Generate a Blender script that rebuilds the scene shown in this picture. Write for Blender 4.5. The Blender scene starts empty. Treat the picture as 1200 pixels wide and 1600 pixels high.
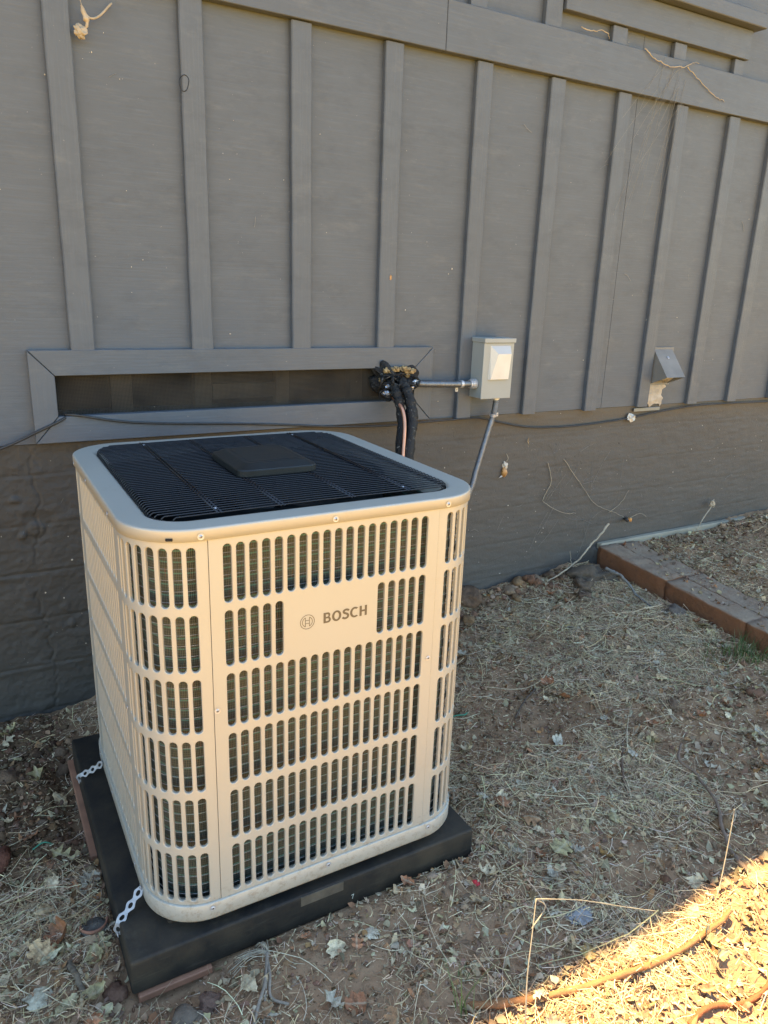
import bpy, bmesh, math, random
import numpy as np
from mathutils import Matrix, Vector
random.seed(7)
rng = np.random.default_rng(11)
S = bpy.context.scene
C = S.collection
R = math.radians

# ------------------------------------------------------------------ camera
cam = bpy.data.objects.new('camera', bpy.data.cameras.new('camera')); C.objects.link(cam)
yaw, pitch, roll = 0.5223, -0.2941, 0.035
fw = Vector((math.sin(yaw)*math.cos(pitch), math.cos(yaw)*math.cos(pitch), math.sin(pitch)))
rt = Vector((math.cos(yaw), -math.sin(yaw), 0)); up = rt.cross(fw)
r2 = rt*math.cos(roll)+up*math.sin(roll); u2 = -rt*math.sin(roll)+up*math.cos(roll)
M = Matrix((r2, u2, -fw)).transposed().to_4x4(); M.translation = (-.5811, -1.201, 1.3443)
cam.matrix_world = M
cam.data.sensor_fit = 'VERTICAL'; cam.data.sensor_height = 36; cam.data.sensor_width = 27
cam.data.lens = 1150.03/1600*36
cam.data.clip_start = .02; cam.data.clip_end = 500
S.camera = cam
# ------------------------------------------------------------------ light
SUN_EL, SUN_AZ = 74.5, 0.0      # sun stands high behind the house (+Y)
w = bpy.data.worlds.new('World'); S.world = w; w.use_nodes = True
nt = w.node_tree; bg = nt.nodes['Background']
sky = nt.nodes.new('ShaderNodeTexSky'); sky.sky_type = 'NISHITA'; sky.sun_disc = False
sky.sun_elevation = R(SUN_EL); sky.sun_rotation = R(SUN_AZ); sky.air_density = 1.0; sky.dust_density = .2; sky.ozone_density = 2.7
hs = nt.nodes.new('ShaderNodeHueSaturation'); hs.inputs['Saturation'].default_value = 1.06
nt.links.new(sky.outputs[0], hs.inputs['Color']); nt.links.new(hs.outputs[0], bg.inputs[0]); bg.inputs[1].default_value = .15
sl = bpy.data.lights.new('sun', 'SUN'); sl.energy = 5.0; sl.angle = R(.53); sl.color = (1, .79, .49)
so = bpy.data.objects.new('sun', sl); C.objects.link(so)
d = Vector((math.sin(R(SUN_AZ))*math.cos(R(SUN_EL)), math.cos(R(SUN_AZ))*math.cos(R(SUN_EL)), math.sin(R(SUN_EL))))
so.rotation_euler = d.to_track_quat('Z', 'Y').to_euler(); so.location = (0, 6, 12)
vs = S.view_settings; vs.view_transform = 'Standard'; vs.look = 'None'; vs.gamma = 1; vs.exposure = 2.1
vs.use_white_balance = True; vs.white_balance_temperature = 7900; vs.white_balance_tint = 6
vs.use_curve_mapping = False
S.render.engine = 'CYCLES'
S.cycles.max_bounces = 8; S.cycles.diffuse_bounces = 5; S.cycles.sample_clamp_indirect = 6
S.cycles.use_denoising = True; S.cycles.caustics_reflective = False; S.cycles.caustics_refractive = False

# ------------------------------------------------------------------ materials
def newmat(name):
    m = bpy.data.materials.new(name); m.use_nodes = True
    t = m.node_tree; b = t.nodes['Principled BSDF']
    return m, t, b
def node(t, kind, **kw):
    n = t.nodes.new(kind)
    for k, v in kw.items():
        if k.startswith('i_'): n.inputs[k[2:].replace('_', ' ')].default_value = v
        else: setattr(n, k, v)
    return n
def coords(t, scale, kind='Object'):
    tc = node(t, 'ShaderNodeTexCoord'); mp = node(t, 'ShaderNodeMapping'); mp.inputs['Scale'].default_value = scale
    t.links.new(tc.outputs[kind], mp.inputs[0]); return mp.outputs[0]
def noise(t, vec, sc, det=4, rough=.55):
    n = node(t, 'ShaderNodeTexNoise'); n.inputs['Scale'].default_value = sc; n.inputs['Detail'].default_value = det
    n.inputs['Roughness'].default_value = rough
    if vec is not None: t.links.new(vec, n.inputs['Vector'])
    return n.outputs['Fac']
def ramp(t, fac, stops):
    r = node(t, 'ShaderNodeValToRGB'); e = r.color_ramp.elements
    while len(e) < len(stops): e.new(.5)
    for k, (p, c) in enumerate(stops):
        e[k].position = p; e[k].color = (*c, 1) if len(c) == 3 else c
    t.links.new(fac, r.inputs[0]); return r.outputs[0]
def mix(t, fac, a, b, blend='MIX'):
    m = node(t, 'ShaderNodeMix', data_type='RGBA', blend_type=blend)
    for s, v in ((m.inputs[0], fac), (m.inputs[6], a), (m.inputs[7], b)):
        if hasattr(v, 'is_output'): t.links.new(v, s)
        elif isinstance(v, (int, float)): s.default_value = v
        else: s.default_value = (*v, 1)
    return m.outputs[2]
def math_(t, op, a, b=0.):
    m = node(t, 'ShaderNodeMath', operation=op)
    for s, v in zip(m.inputs, (a, b)):
        if hasattr(v, 'is_output'): t.links.new(v, s)
        else: s.default_value = v
    return m.outputs[0]
def bump(t, b, h, strength=.3, dist=.002, prev=None):
    n = node(t, 'ShaderNodeBump'); n.inputs['Strength'].default_value = strength; n.inputs['Distance'].default_value = dist
    t.links.new(h, n.inputs['Height'])
    if prev is not None: t.links.new(prev, n.inputs['Normal'])
    t.links.new(n.outputs[0], b.inputs['Normal']); return n.outputs[0]
def setin(t, b, k, v):
    if hasattr(v, 'is_output'): t.links.new(v, b.inputs[k])
    elif isinstance(v, tuple): b.inputs[k].default_value = (*v, 1)
    else: b.inputs[k].default_value = v

def simple(name, col, rough=.5, metal=0., var=.12, vs_=8., bumps=.15, bs=60., dist=.001, spec=.5):
    m, t, b = newmat(name); v = coords(t, (1, 1, 1))
    n = noise(t, v, vs_, 5)
    lo = tuple(c*(1-var*1.6) for c in col); hi = tuple(min(1, c*(1+var*1.6)) for c in col)
    setin(t, b, 'Base Color', ramp(t, n, [(.25, lo), (.75, hi)]))
    setin(t, b, 'Metallic', metal)
    r = math_(t, 'MULTIPLY_ADD', n, .2); r.node.inputs[2].default_value = rough-.1; setin(t, b, 'Roughness', r)
    b.inputs['Specular IOR Level'].default_value = spec
    if bumps: bump(t, b, noise(t, v, bs, 6), bumps, dist)
    return m
def painted_wood(name, base, grain_axis, rough=.5):
    m, t, b = newmat(name)
    sc = {'x': (2.2, 30, 60), 'z': (70, 30, 2.5), 'b': (2.2, 30, 60)}[grain_axis]
    v = coords(t, sc); v1 = coords(t, (1, 1, 1))
    g = noise(t, v, 3.0, 6, .65); big = noise(t, v1, 1.3, 4); mid = noise(t, v1, 14, 6, .7)
    c = mix(t, big, tuple(x*.88 for x in base), tuple(x*1.12 for x in base))
    c = mix(t, ramp(t, g, [(.5, (0, 0, 0)), (.8, (.35,)*3)]), c, tuple(x*1.6 for x in base))
    dk = noise(t, coords(t, (5, 5, 11)), 1.6, 7, .7); c = mix(t, ramp(t, dk, [(.3, (.5,)*3), (.5, (0, 0, 0))]), c, tuple(x*.72 for x in base))
    # pale dust smears and specks
    spk = noise(t, coords(t, (1, 1, 1)), 95, 2); c = mix(t, ramp(t, spk, [(.73, (0, 0, 0)), (.78, (.5,)*3)]), c, (.38, .36, .33))
    sm = noise(t, coords(t, (3, 3, 9)), 2.2, 8, .75); c = mix(t, ramp(t, sm, [(.55, (0, 0, 0)), (.8, (.28,)*3)]), c, (.22, .215, .195))
    setin(t, b, 'Base Color', c)
    setin(t, b, 'Roughness', math_(t, 'ADD', math_(t, 'MULTIPLY', mid, .25), rough-.1))
    h = math_(t, 'ADD', g, math_(t, 'MULTIPLY', mid, .5))
    bump(t, b, h, .65, .0014)
    return m
WOOD = (.085, .099, .115)
M_SIDE = painted_wood('painted_plywood', WOOD, 'x', .52)
M_BAT = painted_wood('painted_batten', tuple(x*1.04 for x in WOOD), 'z', .5)
M_TRIM = painted_wood('painted_trim', tuple(x*1.03 for x in WOOD), 'x', .5)

def concrete():
    m, t, b = newmat('painted_concrete'); v = coords(t, (1, 1, 1))
    big = noise(t, v, 1.7, 6, .6); fine = noise(t, v, 26, 8, .7); hz = noise(t, coords(t, (1.2, 1, 14)), 2, 6, .7)
    c = mix(t, big, (.068, .062, .055), (.100, .090, .078))
    c = mix(t, ramp(t, hz, [(.5, (0, 0, 0)), (.8, (.4,)*3)]), c, (.115, .105, .093))
    spk = noise(t, v, 130, 2); c = mix(t, ramp(t, spk, [(.74, (0, 0, 0)), (.78, (.7,)*3)]), c, (.4, .36, .3))
    pit = noise(t, v, 75, 2); c = mix(t, ramp(t, pit, [(.24, (.8,)*3), (.29, (0, 0, 0))]), c, (.02, .018, .015))
    # dusty brown stain band close under the siding
    sx = node(t, 'ShaderNodeSeparateXYZ'); t.links.new(node(t, 'ShaderNodeTexCoord').outputs['Object'], sx.inputs[0])
    zz = math_(t, 'ADD', sx.outputs[2], math_(t, 'MULTIPLY', fine, .05))
    c = mix(t, ramp(t, zz, [(.80, (0, 0, 0)), (.9, (.75,)*3)]), c, (.11, .08, .045))
    left_shade = math_(t, 'ADD', sx.outputs[0], math_(t, 'MULTIPLY', big, 1.2))  # shade at the left end painted into the colour of the rougher concrete
    c = mix(t, ramp(t, left_shade, [(.35, (.55,)*3), (.9, (0, 0, 0))]), c, (.024, .022, .019))
    setin(t, b, 'Base Color', c); setin(t, b, 'Roughness', .68)
    h = math_(t, 'ADD', fine, math_(t, 'MULTIPLY', noise(t, v, 90, 6, .7), .9))
    h = math_(t, 'ADD', h, math_(t, 'MULTIPLY', ramp(t, pit, [(.24, (0, 0, 0)), (.3, (1, 1, 1))]), .7))
    bump(t, b, h, .6, .003); return m
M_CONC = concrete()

def soil():
    m, t, b = newmat('dirt_ground'); v = coords(t, (1, 1, 1))
    n1 = noise(t, v, 2.2, 6, .6); n2 = noise(t, v, 22, 8, .75); n3 = noise(t, v, 140, 4, .7)
    c = mix(t, n1, (.27, .155, .085), (.43, .265, .155))
    c = mix(t, ramp(t, n2, [(.33, (.55,)*3), (.52, (0, 0, 0))]), c, (.13, .085, .05))
    c = mix(t, ramp(t, n3, [(.6, (0, 0, 0)), (.72, (.7,)*3)]), c, (.45, .34, .21))
    c = mix(t, ramp(t, n3, [(.3, (.6,)*3), (.4, (0, 0, 0))]), c, (.05, .035, .025))
    # beyond the littered strip the yard is dry grass as a whole
    sx = node(t, 'ShaderNodeSeparateXYZ'); t.links.new(node(t, 'ShaderNodeTexCoord').outputs['Object'], sx.inputs[0])
    yy = math_(t, 'ADD', math_(t, 'MULTIPLY', sx.outputs[1], -1.), math_(t, 'MULTIPLY', n1, .5))
    far = ramp(t, math_(t, 'MULTIPLY', yy, .5), [(.55, (0, 0, 0)), (.7, (1, 1, 1))])
    gr = mix(t, n2, (.32, .20, .038), (.54, .365, .08))
    c = mix(t, far, c, gr)
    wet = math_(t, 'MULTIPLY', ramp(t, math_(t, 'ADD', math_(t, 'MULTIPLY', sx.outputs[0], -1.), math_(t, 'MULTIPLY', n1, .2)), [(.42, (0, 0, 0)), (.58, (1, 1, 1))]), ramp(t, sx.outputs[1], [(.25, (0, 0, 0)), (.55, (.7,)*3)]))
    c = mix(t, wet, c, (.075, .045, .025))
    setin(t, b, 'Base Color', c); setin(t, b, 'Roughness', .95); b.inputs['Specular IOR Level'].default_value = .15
    bump(t, b, math_(t, 'ADD', n2, math_(t, 'MULTIPLY', n3, .4)), .8, .006); return m
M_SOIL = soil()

def attr_mat(name, rough=.75, spec=.25, trans=.0, bs=120):
    m, t, b = newmat(name); a = node(t, 'ShaderNodeAttribute', attribute_name='Col')
    n = noise(t, coords(t, (1, 1, 1)), bs, 3)
    c = mix(t, .35, a.outputs['Color'], ramp(t, n, [(.3, (.25,)*3), (.7, (1, 1, 1))]), 'MULTIPLY')
    setin(t, b, 'Base Color', c); setin(t, b, 'Roughness', rough); b.inputs['Specular IOR Level'].default_value = spec
    return m
M_STRAW = attr_mat('dry_straw', .6, .35)
M_BITS = attr_mat('litter_bits', .85, .15)
M_CLOD = attr_mat('dirt_clod', .95, .1, bs=200)
def leafmat():
    m, t, b = newmat('dry_leaf'); oi = node(t, 'ShaderNodeObjectInfo'); v = coords(t, (1, 1, 1))
    n = noise(t, v, 70, 6, .7)
    c = mix(t, ramp(t, n, [(.35, (.75,)*3), (.6, (0, 0, 0))]), oi.outputs['Color'], (.09, .055, .03))
    sx = node(t, 'ShaderNodeSeparateXYZ'); t.links.new(node(t, 'ShaderNodeTexCoord').outputs['Object'], sx.inputs[0])
    vein = node(t, 'ShaderNodeTexWave'); vein.inputs['Scale'].default_value = 55; vein.inputs['Distortion'].default_value = 1.5
    t.links.new(v, vein.inputs['Vector'])
    rib = ramp(t, math_(t, 'ABSOLUTE', sx.outputs[0]), [(0., (1, 1, 1)), (.0011, (0, 0, 0))])
    c = mix(t, math_(t, 'MULTIPLY', rib, .5), c, (.5, .42, .28))
    setin(t, b, 'Base Color', c); setin(t, b, 'Roughness', .65); b.inputs['Specular IOR Level'].default_value = .3
    bump(t, b, math_(t, 'ADD', vein.outputs['Fac'], n), .35, .001); return m
M_LEAF = leafmat()
def objcol(name, rough=.9, bs=40, dist=.004, st=.7):
    m, t, b = newmat(name); oi = node(t, 'ShaderNodeObjectInfo'); v = coords(t, (1, 1, 1))
    n = noise(t, v, bs, 8, .7)
    c = mix(t, .6, oi.outputs['Color'], ramp(t, n, [(.3, (.35,)*3), (.7, (1.,)*3)]), 'MULTIPLY')
    setin(t, b, 'Base Color', c); setin(t, b, 'Roughness', rough); b.inputs['Specular IOR Level'].default_value = .2
    bump(t, b, n, st, dist); return m
M_STONE = objcol('stone_or_clod', .95, 55, .009, 1.); M_WOODY = objcol('dry_wood', .85, 45, .006, 1.)

def metalpaint():
    m, t, b = newmat('champagne_metal'); v = coords(t, (1, 1, 1))
    n = noise(t, v, 5, 5); f = noise(t, v, 900, 2)
    c = mix(t, n, (.415, .395, .34), (.455, .435, .375))
    c = mix(t, ramp(t, noise(t, v, 9, 7, .75), [(.58, (0, 0, 0)), (.8, (.35,)*3)]), c, (.36, .27, .17))
    sx = node(t, 'ShaderNodeSeparateXYZ'); t.links.new(node(t, 'ShaderNodeTexCoord').outputs['Object'], sx.inputs[0])
    spl = math_(t, 'SUBTRACT', noise(t, v, 60, 6, .8), math_(t, 'MULTIPLY', sx.outputs[2], 1.1))
    c = mix(t, ramp(t, spl, [(.36, (0, 0, 0)), (.5, (.45,)*3)]), c, (.22, .15, .09))
    setin(t, b, 'Base Color', c); setin(t, b, 'Metallic', .2)
    setin(t, b, 'Roughness', math_(t, 'ADD', math_(t, 'MULTIPLY', n, .12), .38))
    bump(t, b, f, .06, .0004); return m
M_METAL = metalpaint()
def blackplastic(name, col, rough):
    m, t, b = newmat(name); v = coords(t, (1, 1, 1))
    n = noise(t, v, 6, 7, .7); f = noise(t, v, 240, 4)
    c = mix(t, ramp(t, n, [(.38, (0, 0, 0)), (.68, (.5,)*3)]), col, (.09, .066, .041)); c = mix(t, ramp(t, noise(t, coords(t, (3, 3, 30)), 3, 8, .75), [(.55, (0, 0, 0)), (.8, (.6,)*3)]), c, (.10, .085, .065)); b.inputs['Specular IOR Level'].default_value = .3
    setin(t, b, 'Base Color', c); setin(t, b, 'Roughness', math_(t, 'ADD', math_(t, 'MULTIPLY', n, .3), rough-.12))
    bump(t, b, math_(t, 'ADD', f, math_(t, 'MULTIPLY', noise(t, v, 30, 5), .7)), .22, .0012); return m
M_PAD = blackplastic('black_pad_plastic', (.011, .011, .011), .6)
M_LID = simple('black_lid_plastic', (.006, .009, .010), .5, 0, .3, 20, .25, 60)
M_ROD = simple('black_coated_wire', (.006, .006, .009), .3, 0, .1, 20, 0)
M_BLACK = simple('black_cavity', (.006, .006, .007), .8, 0, .1, 5, 0)
M_ZINC = simple('zinc_metal', (.52, .53, .55), .4, .5, .12, 60, .1, 200)
M_GALV = simple('galvanised_strap', (.36, .37, .38), .5, .4, .15, 90, .1, 200)
M_FLEX = simple('flexible_steel_conduit', (.22, .225, .23), .42, .7, .12, 50, .1, 150)
M_BOX = simple('grey_enamel', (.30, .315, .30), .42, 0, .06, 6, .08, 300)
M_BOXF = simple('grey_enamel_flap', (.5, .49, .46), .35, .15, .05, 6, .05, 300)
M_COPPER = simple('copper_tube', (.72, .33, .20), .34, .8, .15, 30, .05, 100)
M_HOOD = simple('grey_painted_hood', (.19, .185, .17), .6, 0, .12, 12, .2, 60)
M_CABLE = simple('black_cable_jacket', (.03, .028, .026), .55, 0, .3, 30, .2, 90)
M_FOAM = simple('yellow_spray_foam', (.30, .21, .10), .7, 0, .55, 90, .9, 70, .008)
M_FOIL = simple('foil_scrap', (.55, .57, .6), .25, .8, .3, 60, .8, 60, .004)
M_LINT = simple('cream_lint', (.44, .385, .31), .95, 0, .2, 25, .9, 60, .006)
M_PLANK = simple('reddish_board', (.33, .15, .085), .75, 0, .2, 14, .5, 60, .002)
M_INK = simple('brown_print', (.115, .09, .06), .5, 0, .05, 8, 0)
M_CHALK = simple('chalk_mark', (.5, .5, .42), .9, 0, .1, 8, 0)
M_TAPE = simple('brown_paper_label', (.085, .07, .052), .6, 0, .25, 50, .2, 60)
M_GLASS, _t, _b = newmat('window_glass'); _b.inputs['Base Color'].default_value = (.02, .025, .03, 1); _b.inputs['Roughness'].default_value = .05
M_FIBRE = simple('pale_plant_fibre', (.36, .30, .215), .8, 0, .2, 40, .4, 90)
M_WEB = simple('dusty_cobweb', (.24, .23, .2), .9, 0, .1, 30, 0)
M_ROPE = simple('grey_cord', (.26, .21, .16), .8, 0, .2, 60, .6, 150)
M_TERRA = simple('terracotta', (.30, .13, .08), .8, 0, .25, 25, .5, 60, .003)
M_SNAIL = simple('brown_shell', (.42, .22, .08), .4, 0, .3, 60, .2, 90)
M_RED = simple('red_petal', (.6, .03, .04), .5, 0, .1, 30, .2)
M_GREEN = simple('green_thread', (.03, .22, .13), .5, 0, .1, 30, 0)
M_GRASS = attr_mat('green_grass', .55, .3)
M_ROOF = simple('roof_shingle', (.1, .095, .09), .9, 0, .2, 8, .6, 30, .006)
def brickmat():
    m, t, b = newmat('old_brick'); v = coords(t, (1, 1, 1)); n = noise(t, v, 9, 8, .7); g = node(t, 'ShaderNodeNewGeometry')
    c = mix(t, n, (.19, .075, .032), (.28, .12, .055))
    # dust lies on whatever faces up
    sx = node(t, 'ShaderNodeSeparateXYZ'); t.links.new(g.outputs['Normal'], sx.inputs[0])
    d_ = math_(t, 'MULTIPLY', ramp(t, sx.outputs[2], [(.5, (0, 0, 0)), (.9, (1, 1, 1))]), ramp(t, noise(t, v, 14, 7, .7), [(.3, (.5,)*3), (.55, (1, 1, 1))]))
    c = mix(t, d_, c, (.33, .235, .16))
    c = mix(t, ramp(t, noise(t, v, 30, 7, .8), [(.55, (0, 0, 0)), (.72, (.6,)*3)]), c, (.12, .075, .045))
    setin(t, b, 'Base Color', c); setin(t, b, 'Roughness', .92); bump(t, b, noise(t, v, 45, 8, .8), 1., .009); return m
M_BRICK = brickmat()
def coilmat():
    m, t, b = newmat('coil_fins')
    tc = node(t, 'ShaderNodeTexCoord'); sx = node(t, 'ShaderNodeSeparateXYZ'); t.links.new(tc.outputs['UV'], sx.inputs[0])
    fin = math_(t, 'SINE', math_(t, 'MULTIPLY', sx.outputs[0], 2*math.pi/.0036))
    row = math_(t, 'SINE', math_(t, 'MULTIPLY', sx.outputs[1], 2*math.pi/.0215))
    row2 = math_(t, 'SINE', math_(t, 'MULTIPLY', sx.outputs[1], 2*math.pi/.0052))
    v = coords(t, (1, 1, 1)); n = noise(t, v, 7, 5); st = noise(t, coords(t, (90, 90, 9)), 4, 4)
    c = mix(t, n, (.105, .13, .108), (.19, .17, .12))
    c = mix(t, ramp(t, fin, [(.1, (.75,)*3), (.8, (0, 0, 0))]), c, (.05, .055, .045))
    c = mix(t, ramp(t, row2, [(.6, (0, 0, 0)), (.95, (.35,)*3)]), c, (.24, .27, .22))
    c = mix(t, ramp(t, row, [(.85, (0, 0, 0)), (.97, (.8,)*3)]), c, (.13, .3, .24))
    cop = math_(t, 'MULTIPLY', ramp(t, st, [(.60, (0, 0, 0)), (.72, (.4,)*3)]), ramp(t, sx.outputs[0], [(-.05, (0, 0, 0)), (.2, (1, 1, 1))]))
    c = mix(t, cop, c, (.34, .10, .05))
    setin(t, b, 'Base Color', c); setin(t, b, 'Roughness', .5); setin(t, b, 'Metallic', .3)
    bump(t, b, fin, .5, .001); return m
M_COIL = coilmat()
def screenmat():
    m, t, b = newmat('insect_screen'); out = t.nodes['Material Output']
    sx = node(t, 'ShaderNodeSeparateXYZ'); t.links.new(node(t, 'ShaderNodeTexCoord').outputs['Object'], sx.inputs[0])
    a = math_(t, 'SINE', math_(t, 'MULTIPLY', sx.outputs[0], 2*math.pi/.0042)); c = math_(t, 'SINE', math_(t, 'MULTIPLY', sx.outputs[2], 2*math.pi/.0042))
    mx = math_(t, 'GREATER_THAN', math_(t, 'MAXIMUM', a, c), .45)
    setin(t, b, 'Base Color', ramp(t, noise(t, coords(t, (1, 1, 1)), 9, 6), [(.3, (.02, .017, .014)), (.7, (.06, .05, .038))])); b.inputs['Roughness'].default_value = .9
    tr = node(t, 'ShaderNodeBsdfTransparent'); ms = node(t, 'ShaderNodeMixShader')
    t.links.new(mx, ms.inputs[0]); t.links.new(tr.outputs[0], ms.inputs[1]); t.links.new(b.outputs[0], ms.inputs[2]); t.links.new(ms.outputs[0], out.inputs[0])
    return m
M_SCREEN = screenmat()
def tarmat():
    m, t, b = newmat('wrinkled_black_wrap'); v = coords(t, (1, 1, 1)); n = noise(t, v, 60, 6, .75)
    c = mix(t, ramp(t, n, [(.6, (0, 0, 0)), (.68, (.9,)*3)]), (.007, .007, .007), (.34, .32, .27))
    setin(t, b, 'Base Color', c); setin(t, b, 'Roughness', .24)
    bump(t, b, noise(t, v, 70, 8, .8), 1., .008); return m
M_TAR = tarmat()

# ------------------------------------------------------------------ mesh helpers
def link(o, parent=None):
    C.objects.link(o)
    if parent is not None:
        o.parent = parent
        if parent.type == 'EMPTY': o.matrix_parent_inverse = Matrix.Translation(-parent.location)
    return o
def mesh(name, V, F, m, smooth=False):
    me = bpy.data.meshes.new(name); me.from_pydata([tuple(map(float, v)) for v in V], [], F); me.validate(); me.update()
    if m is not None: me.materials.append(m)
    if smooth: me.polygons.foreach_set('use_smooth', [True]*len(me.polygons))
    return me
def add(name, me, parent=None, loc=None, rot=None, color=None):
    o = bpy.data.objects.new(name, me)
    if loc is not None: o.location = loc
    if rot is not None: o.rotation_euler = rot
    if color is not None: o.color = (*color, 1)
    return link(o, parent)
def tag(o, label=None, cat=None, group=None, kind=None):
    if label: o['label'] = label
    if cat: o['category'] = cat
    if group: o['group'] = group
    if kind: o['kind'] = kind
    return o
def thing(name, loc, label, cat, group=None):
    o = bpy.data.objects.new(name, None); o.location = loc; o.empty_display_size = .05; C.objects.link(o)
    return tag(o, label, cat, group)
class MB:
    def __init__(s): s.V = []; s.F = []
    def add(s, V, F):
        o = len(s.V); s.V += [tuple(v) for v in V]; s.F += [tuple(i+o for i in f) for f in F]; return s
    def build(s, name, m, parent=None, smooth=False): return add(name, mesh(name, s.V, s.F, m, smooth), parent)
def bmbox(bm, x0, x1, y0, y1, z0, z1, bev=0., seg=1):
    r = bmesh.ops.create_cube(bm, size=1)
    for v in r['verts']: v.co = Vector(((x0+x1)/2+v.co.x*(x1-x0), (y0+y1)/2+v.co.y*(y1-y0), (z0+z1)/2+v.co.z*(z1-z0)))
    if bev:
        es = list({e for v in r['verts'] for e in v.link_edges})
        bmesh.ops.bevel(bm, geom=es, offset=bev, segments=seg, affect='EDGES', profile=.5)
def boxes(name, L, m, parent=None, bev=.0015, seg=1, smooth=False):
    bm = bmesh.new()
    for b in L: bmbox(bm, *b, bev, seg)
    me = bpy.data.meshes.new(name); bm.to_mesh(me); bm.free(); me.materials.append(m)
    if smooth: me.polygons.foreach_set('use_smooth', [True]*len(me.polygons))
    return add(name, me, parent)
def prism(name, P, y0, y1, m, parent=None, bev=.0015):
    bm = bmesh.new(); n = len(P)
    a = [bm.verts.new((x, y0, z)) for x, z in P]; b = [bm.verts.new((x, y1, z)) for x, z in P]
    bm.faces.new(a); bm.faces.new(b[::-1])
    for i in range(n): bm.faces.new((a[i], b[i], b[(i+1) % n], a[(i+1) % n]))
    bmesh.ops.recalc_face_normals(bm, faces=bm.faces)
    if bev: bmesh.ops.bevel(bm, geom=list(bm.edges), offset=bev, segments=1, affect='EDGES')
    me = bpy.data.meshes.new(name); bm.to_mesh(me); bm.free(); me.materials.append(m)
    return add(name, me, parent)
def spline(P, n):
    P = np.array(P, float); k = len(P)
    if k < 3: return P[0]+(P[-1]-P[0])*np.linspace(0, 1, n)[:, None]
    Q = np.vstack([2*P[0]-P[1], P, 2*P[-1]-P[-2]]); out = []
    for t in np.linspace(0, k-1, n):
        i = min(int(t), k-2); u = t-i; a, b, c, d_ = Q[i:i+4]
        out.append(.5*((2*b)+(c-a)*u+(2*a-5*b+4*c-d_)*u*u+(3*b-a-3*c+d_)*u**3))
    return np.array(out)
def tube(P, r, seg=8, caps=True, squash=1.):
    P = np.array(P, float); n = len(P); r = np.broadcast_to(np.asarray(r, float), (n,))
    T = np.gradient(P, axis=0); T /= np.linalg.norm(T, axis=1)[:, None]+1e-12
    ref = np.array((0, 0, 1.)) if abs(T[0, 2]) < .9 else np.array((1., 0, 0)); V = []
    a = np.cross(T[0], ref); a /= np.linalg.norm(a)
    for i in range(n):
        a = a-T[i]*(a@T[i]); a /= np.linalg.norm(a); b = np.cross(T[i], a)
        for k in range(seg):
            th = 2*math.pi*k/seg; V.append(P[i]+r[i]*(math.cos(th)*a+squash*math.sin(th)*b))
    F = [(i*seg+k, i*seg+(k+1) % seg, (i+1)*seg+(k+1) % seg, (i+1)*seg+k) for i in range(n-1) for k in range(seg)]
    if caps: F += [tuple(range(seg))[::-1], tuple((n-1)*seg+k for k in range(seg))]
    return V, F
def tubeobj(name, P, r, m, parent=None, seg=8, smooth=True, squash=1.):
    V, F = tube(P, r, seg, True, squash); return add(name, mesh(name, V, F, m, smooth), parent)
# lattice noise
def _h(ix, iy, s):
    n = (ix.astype(np.int64)*374761393+iy.astype(np.int64)*668265263+s*1442695041) & 0x7fffffff
    n = ((n ^ (n >> 13))*1274126177) & 0x7fffffff; return ((n ^ (n >> 16)) & 0xffff)/65535.
def vn(x, y, s=0):
    ix = np.floor(x); iy = np.floor(y); fx = x-ix; fy = y-iy; fx = fx*fx*(3-2*fx); fy = fy*fy*(3-2*fy)
    a = _h(ix, iy, s); b = _h(ix+1, iy, s); c = _h(ix, iy+1, s); d_ = _h(ix+1, iy+1, s)
    return (a+(b-a)*fx)*(1-fy)+(c+(d_-c)*fx)*fy-.5
def fbm(x, y, f, o=4, s=0, g=.5):
    t = 0; a = 1.
    for k in range(o): t = t+a*vn(x*f+17.3*k, y*f-9.1*k, s+k); a *= g; f *= 2
    return t
def sm(x, a, b): t = np.clip((x-a)/(b-a), 0, 1); return t*t*(3-2*t)

# ------------------------------------------------------------------ ground
def kerb_z(y): return .125+np.clip((np.asarray(y, float)-.0)/1.17, -.6, 1)*.085
BARE = [(-.345, -.04, .10), (.893, .525, .21), (.678, .343, .2), (.95, .31, .17), (-.06, -.2, .15), (.706, -.266, .12), (.75, .75, .2), (1.25, .75, .12), (2.9, .78, .35), (-.47, .95, .22), (.1, -.33, .08)]
def bare(x, y):
    t = 0
    for a, b, r in BARE: t = np.maximum(t, 1-sm(np.hypot(x-a, y-b)+.05*vn(x*14, y*14, 5), r*.45, r*1.15))
    return t
def gbase(x, y):
    near = np.clip(y/1.17, 0, 1)
    z = .105*sm(x, .35, 1.95)*(.45+.55*near)-.03*sm(-x, .2, .5)*near
    z = z+(kerb_z(y)-.012-z)*sm(x, 2.02, 2.12)
    z = z+.018*np.exp(-((x-1.86)/.14)**2)*sm(y, .15, .4)*(1-sm(y, .95, 1.1))
    z = z+.035*sm(x, 2.3, 3.4)*near
    z = z+.02*sm(y, 1.0, 1.18)*sm(x, .4, .8)*(1-sm(x, 1.9, 2.))
    pad = (1-sm(np.maximum(np.abs(x+.018)-.41, np.abs(y-.407)-.417), -.02, .05))
    z = z*(1-pad)-.012*pad
    z = z-.030*(1-sm(np.hypot((x+.345)/1.5, y+.03), .02, .11))-.026*(1-sm(np.maximum(np.abs(x+.45)-.0, (np.abs(y-.62)-.2)), .0, .07))
    return z
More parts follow.
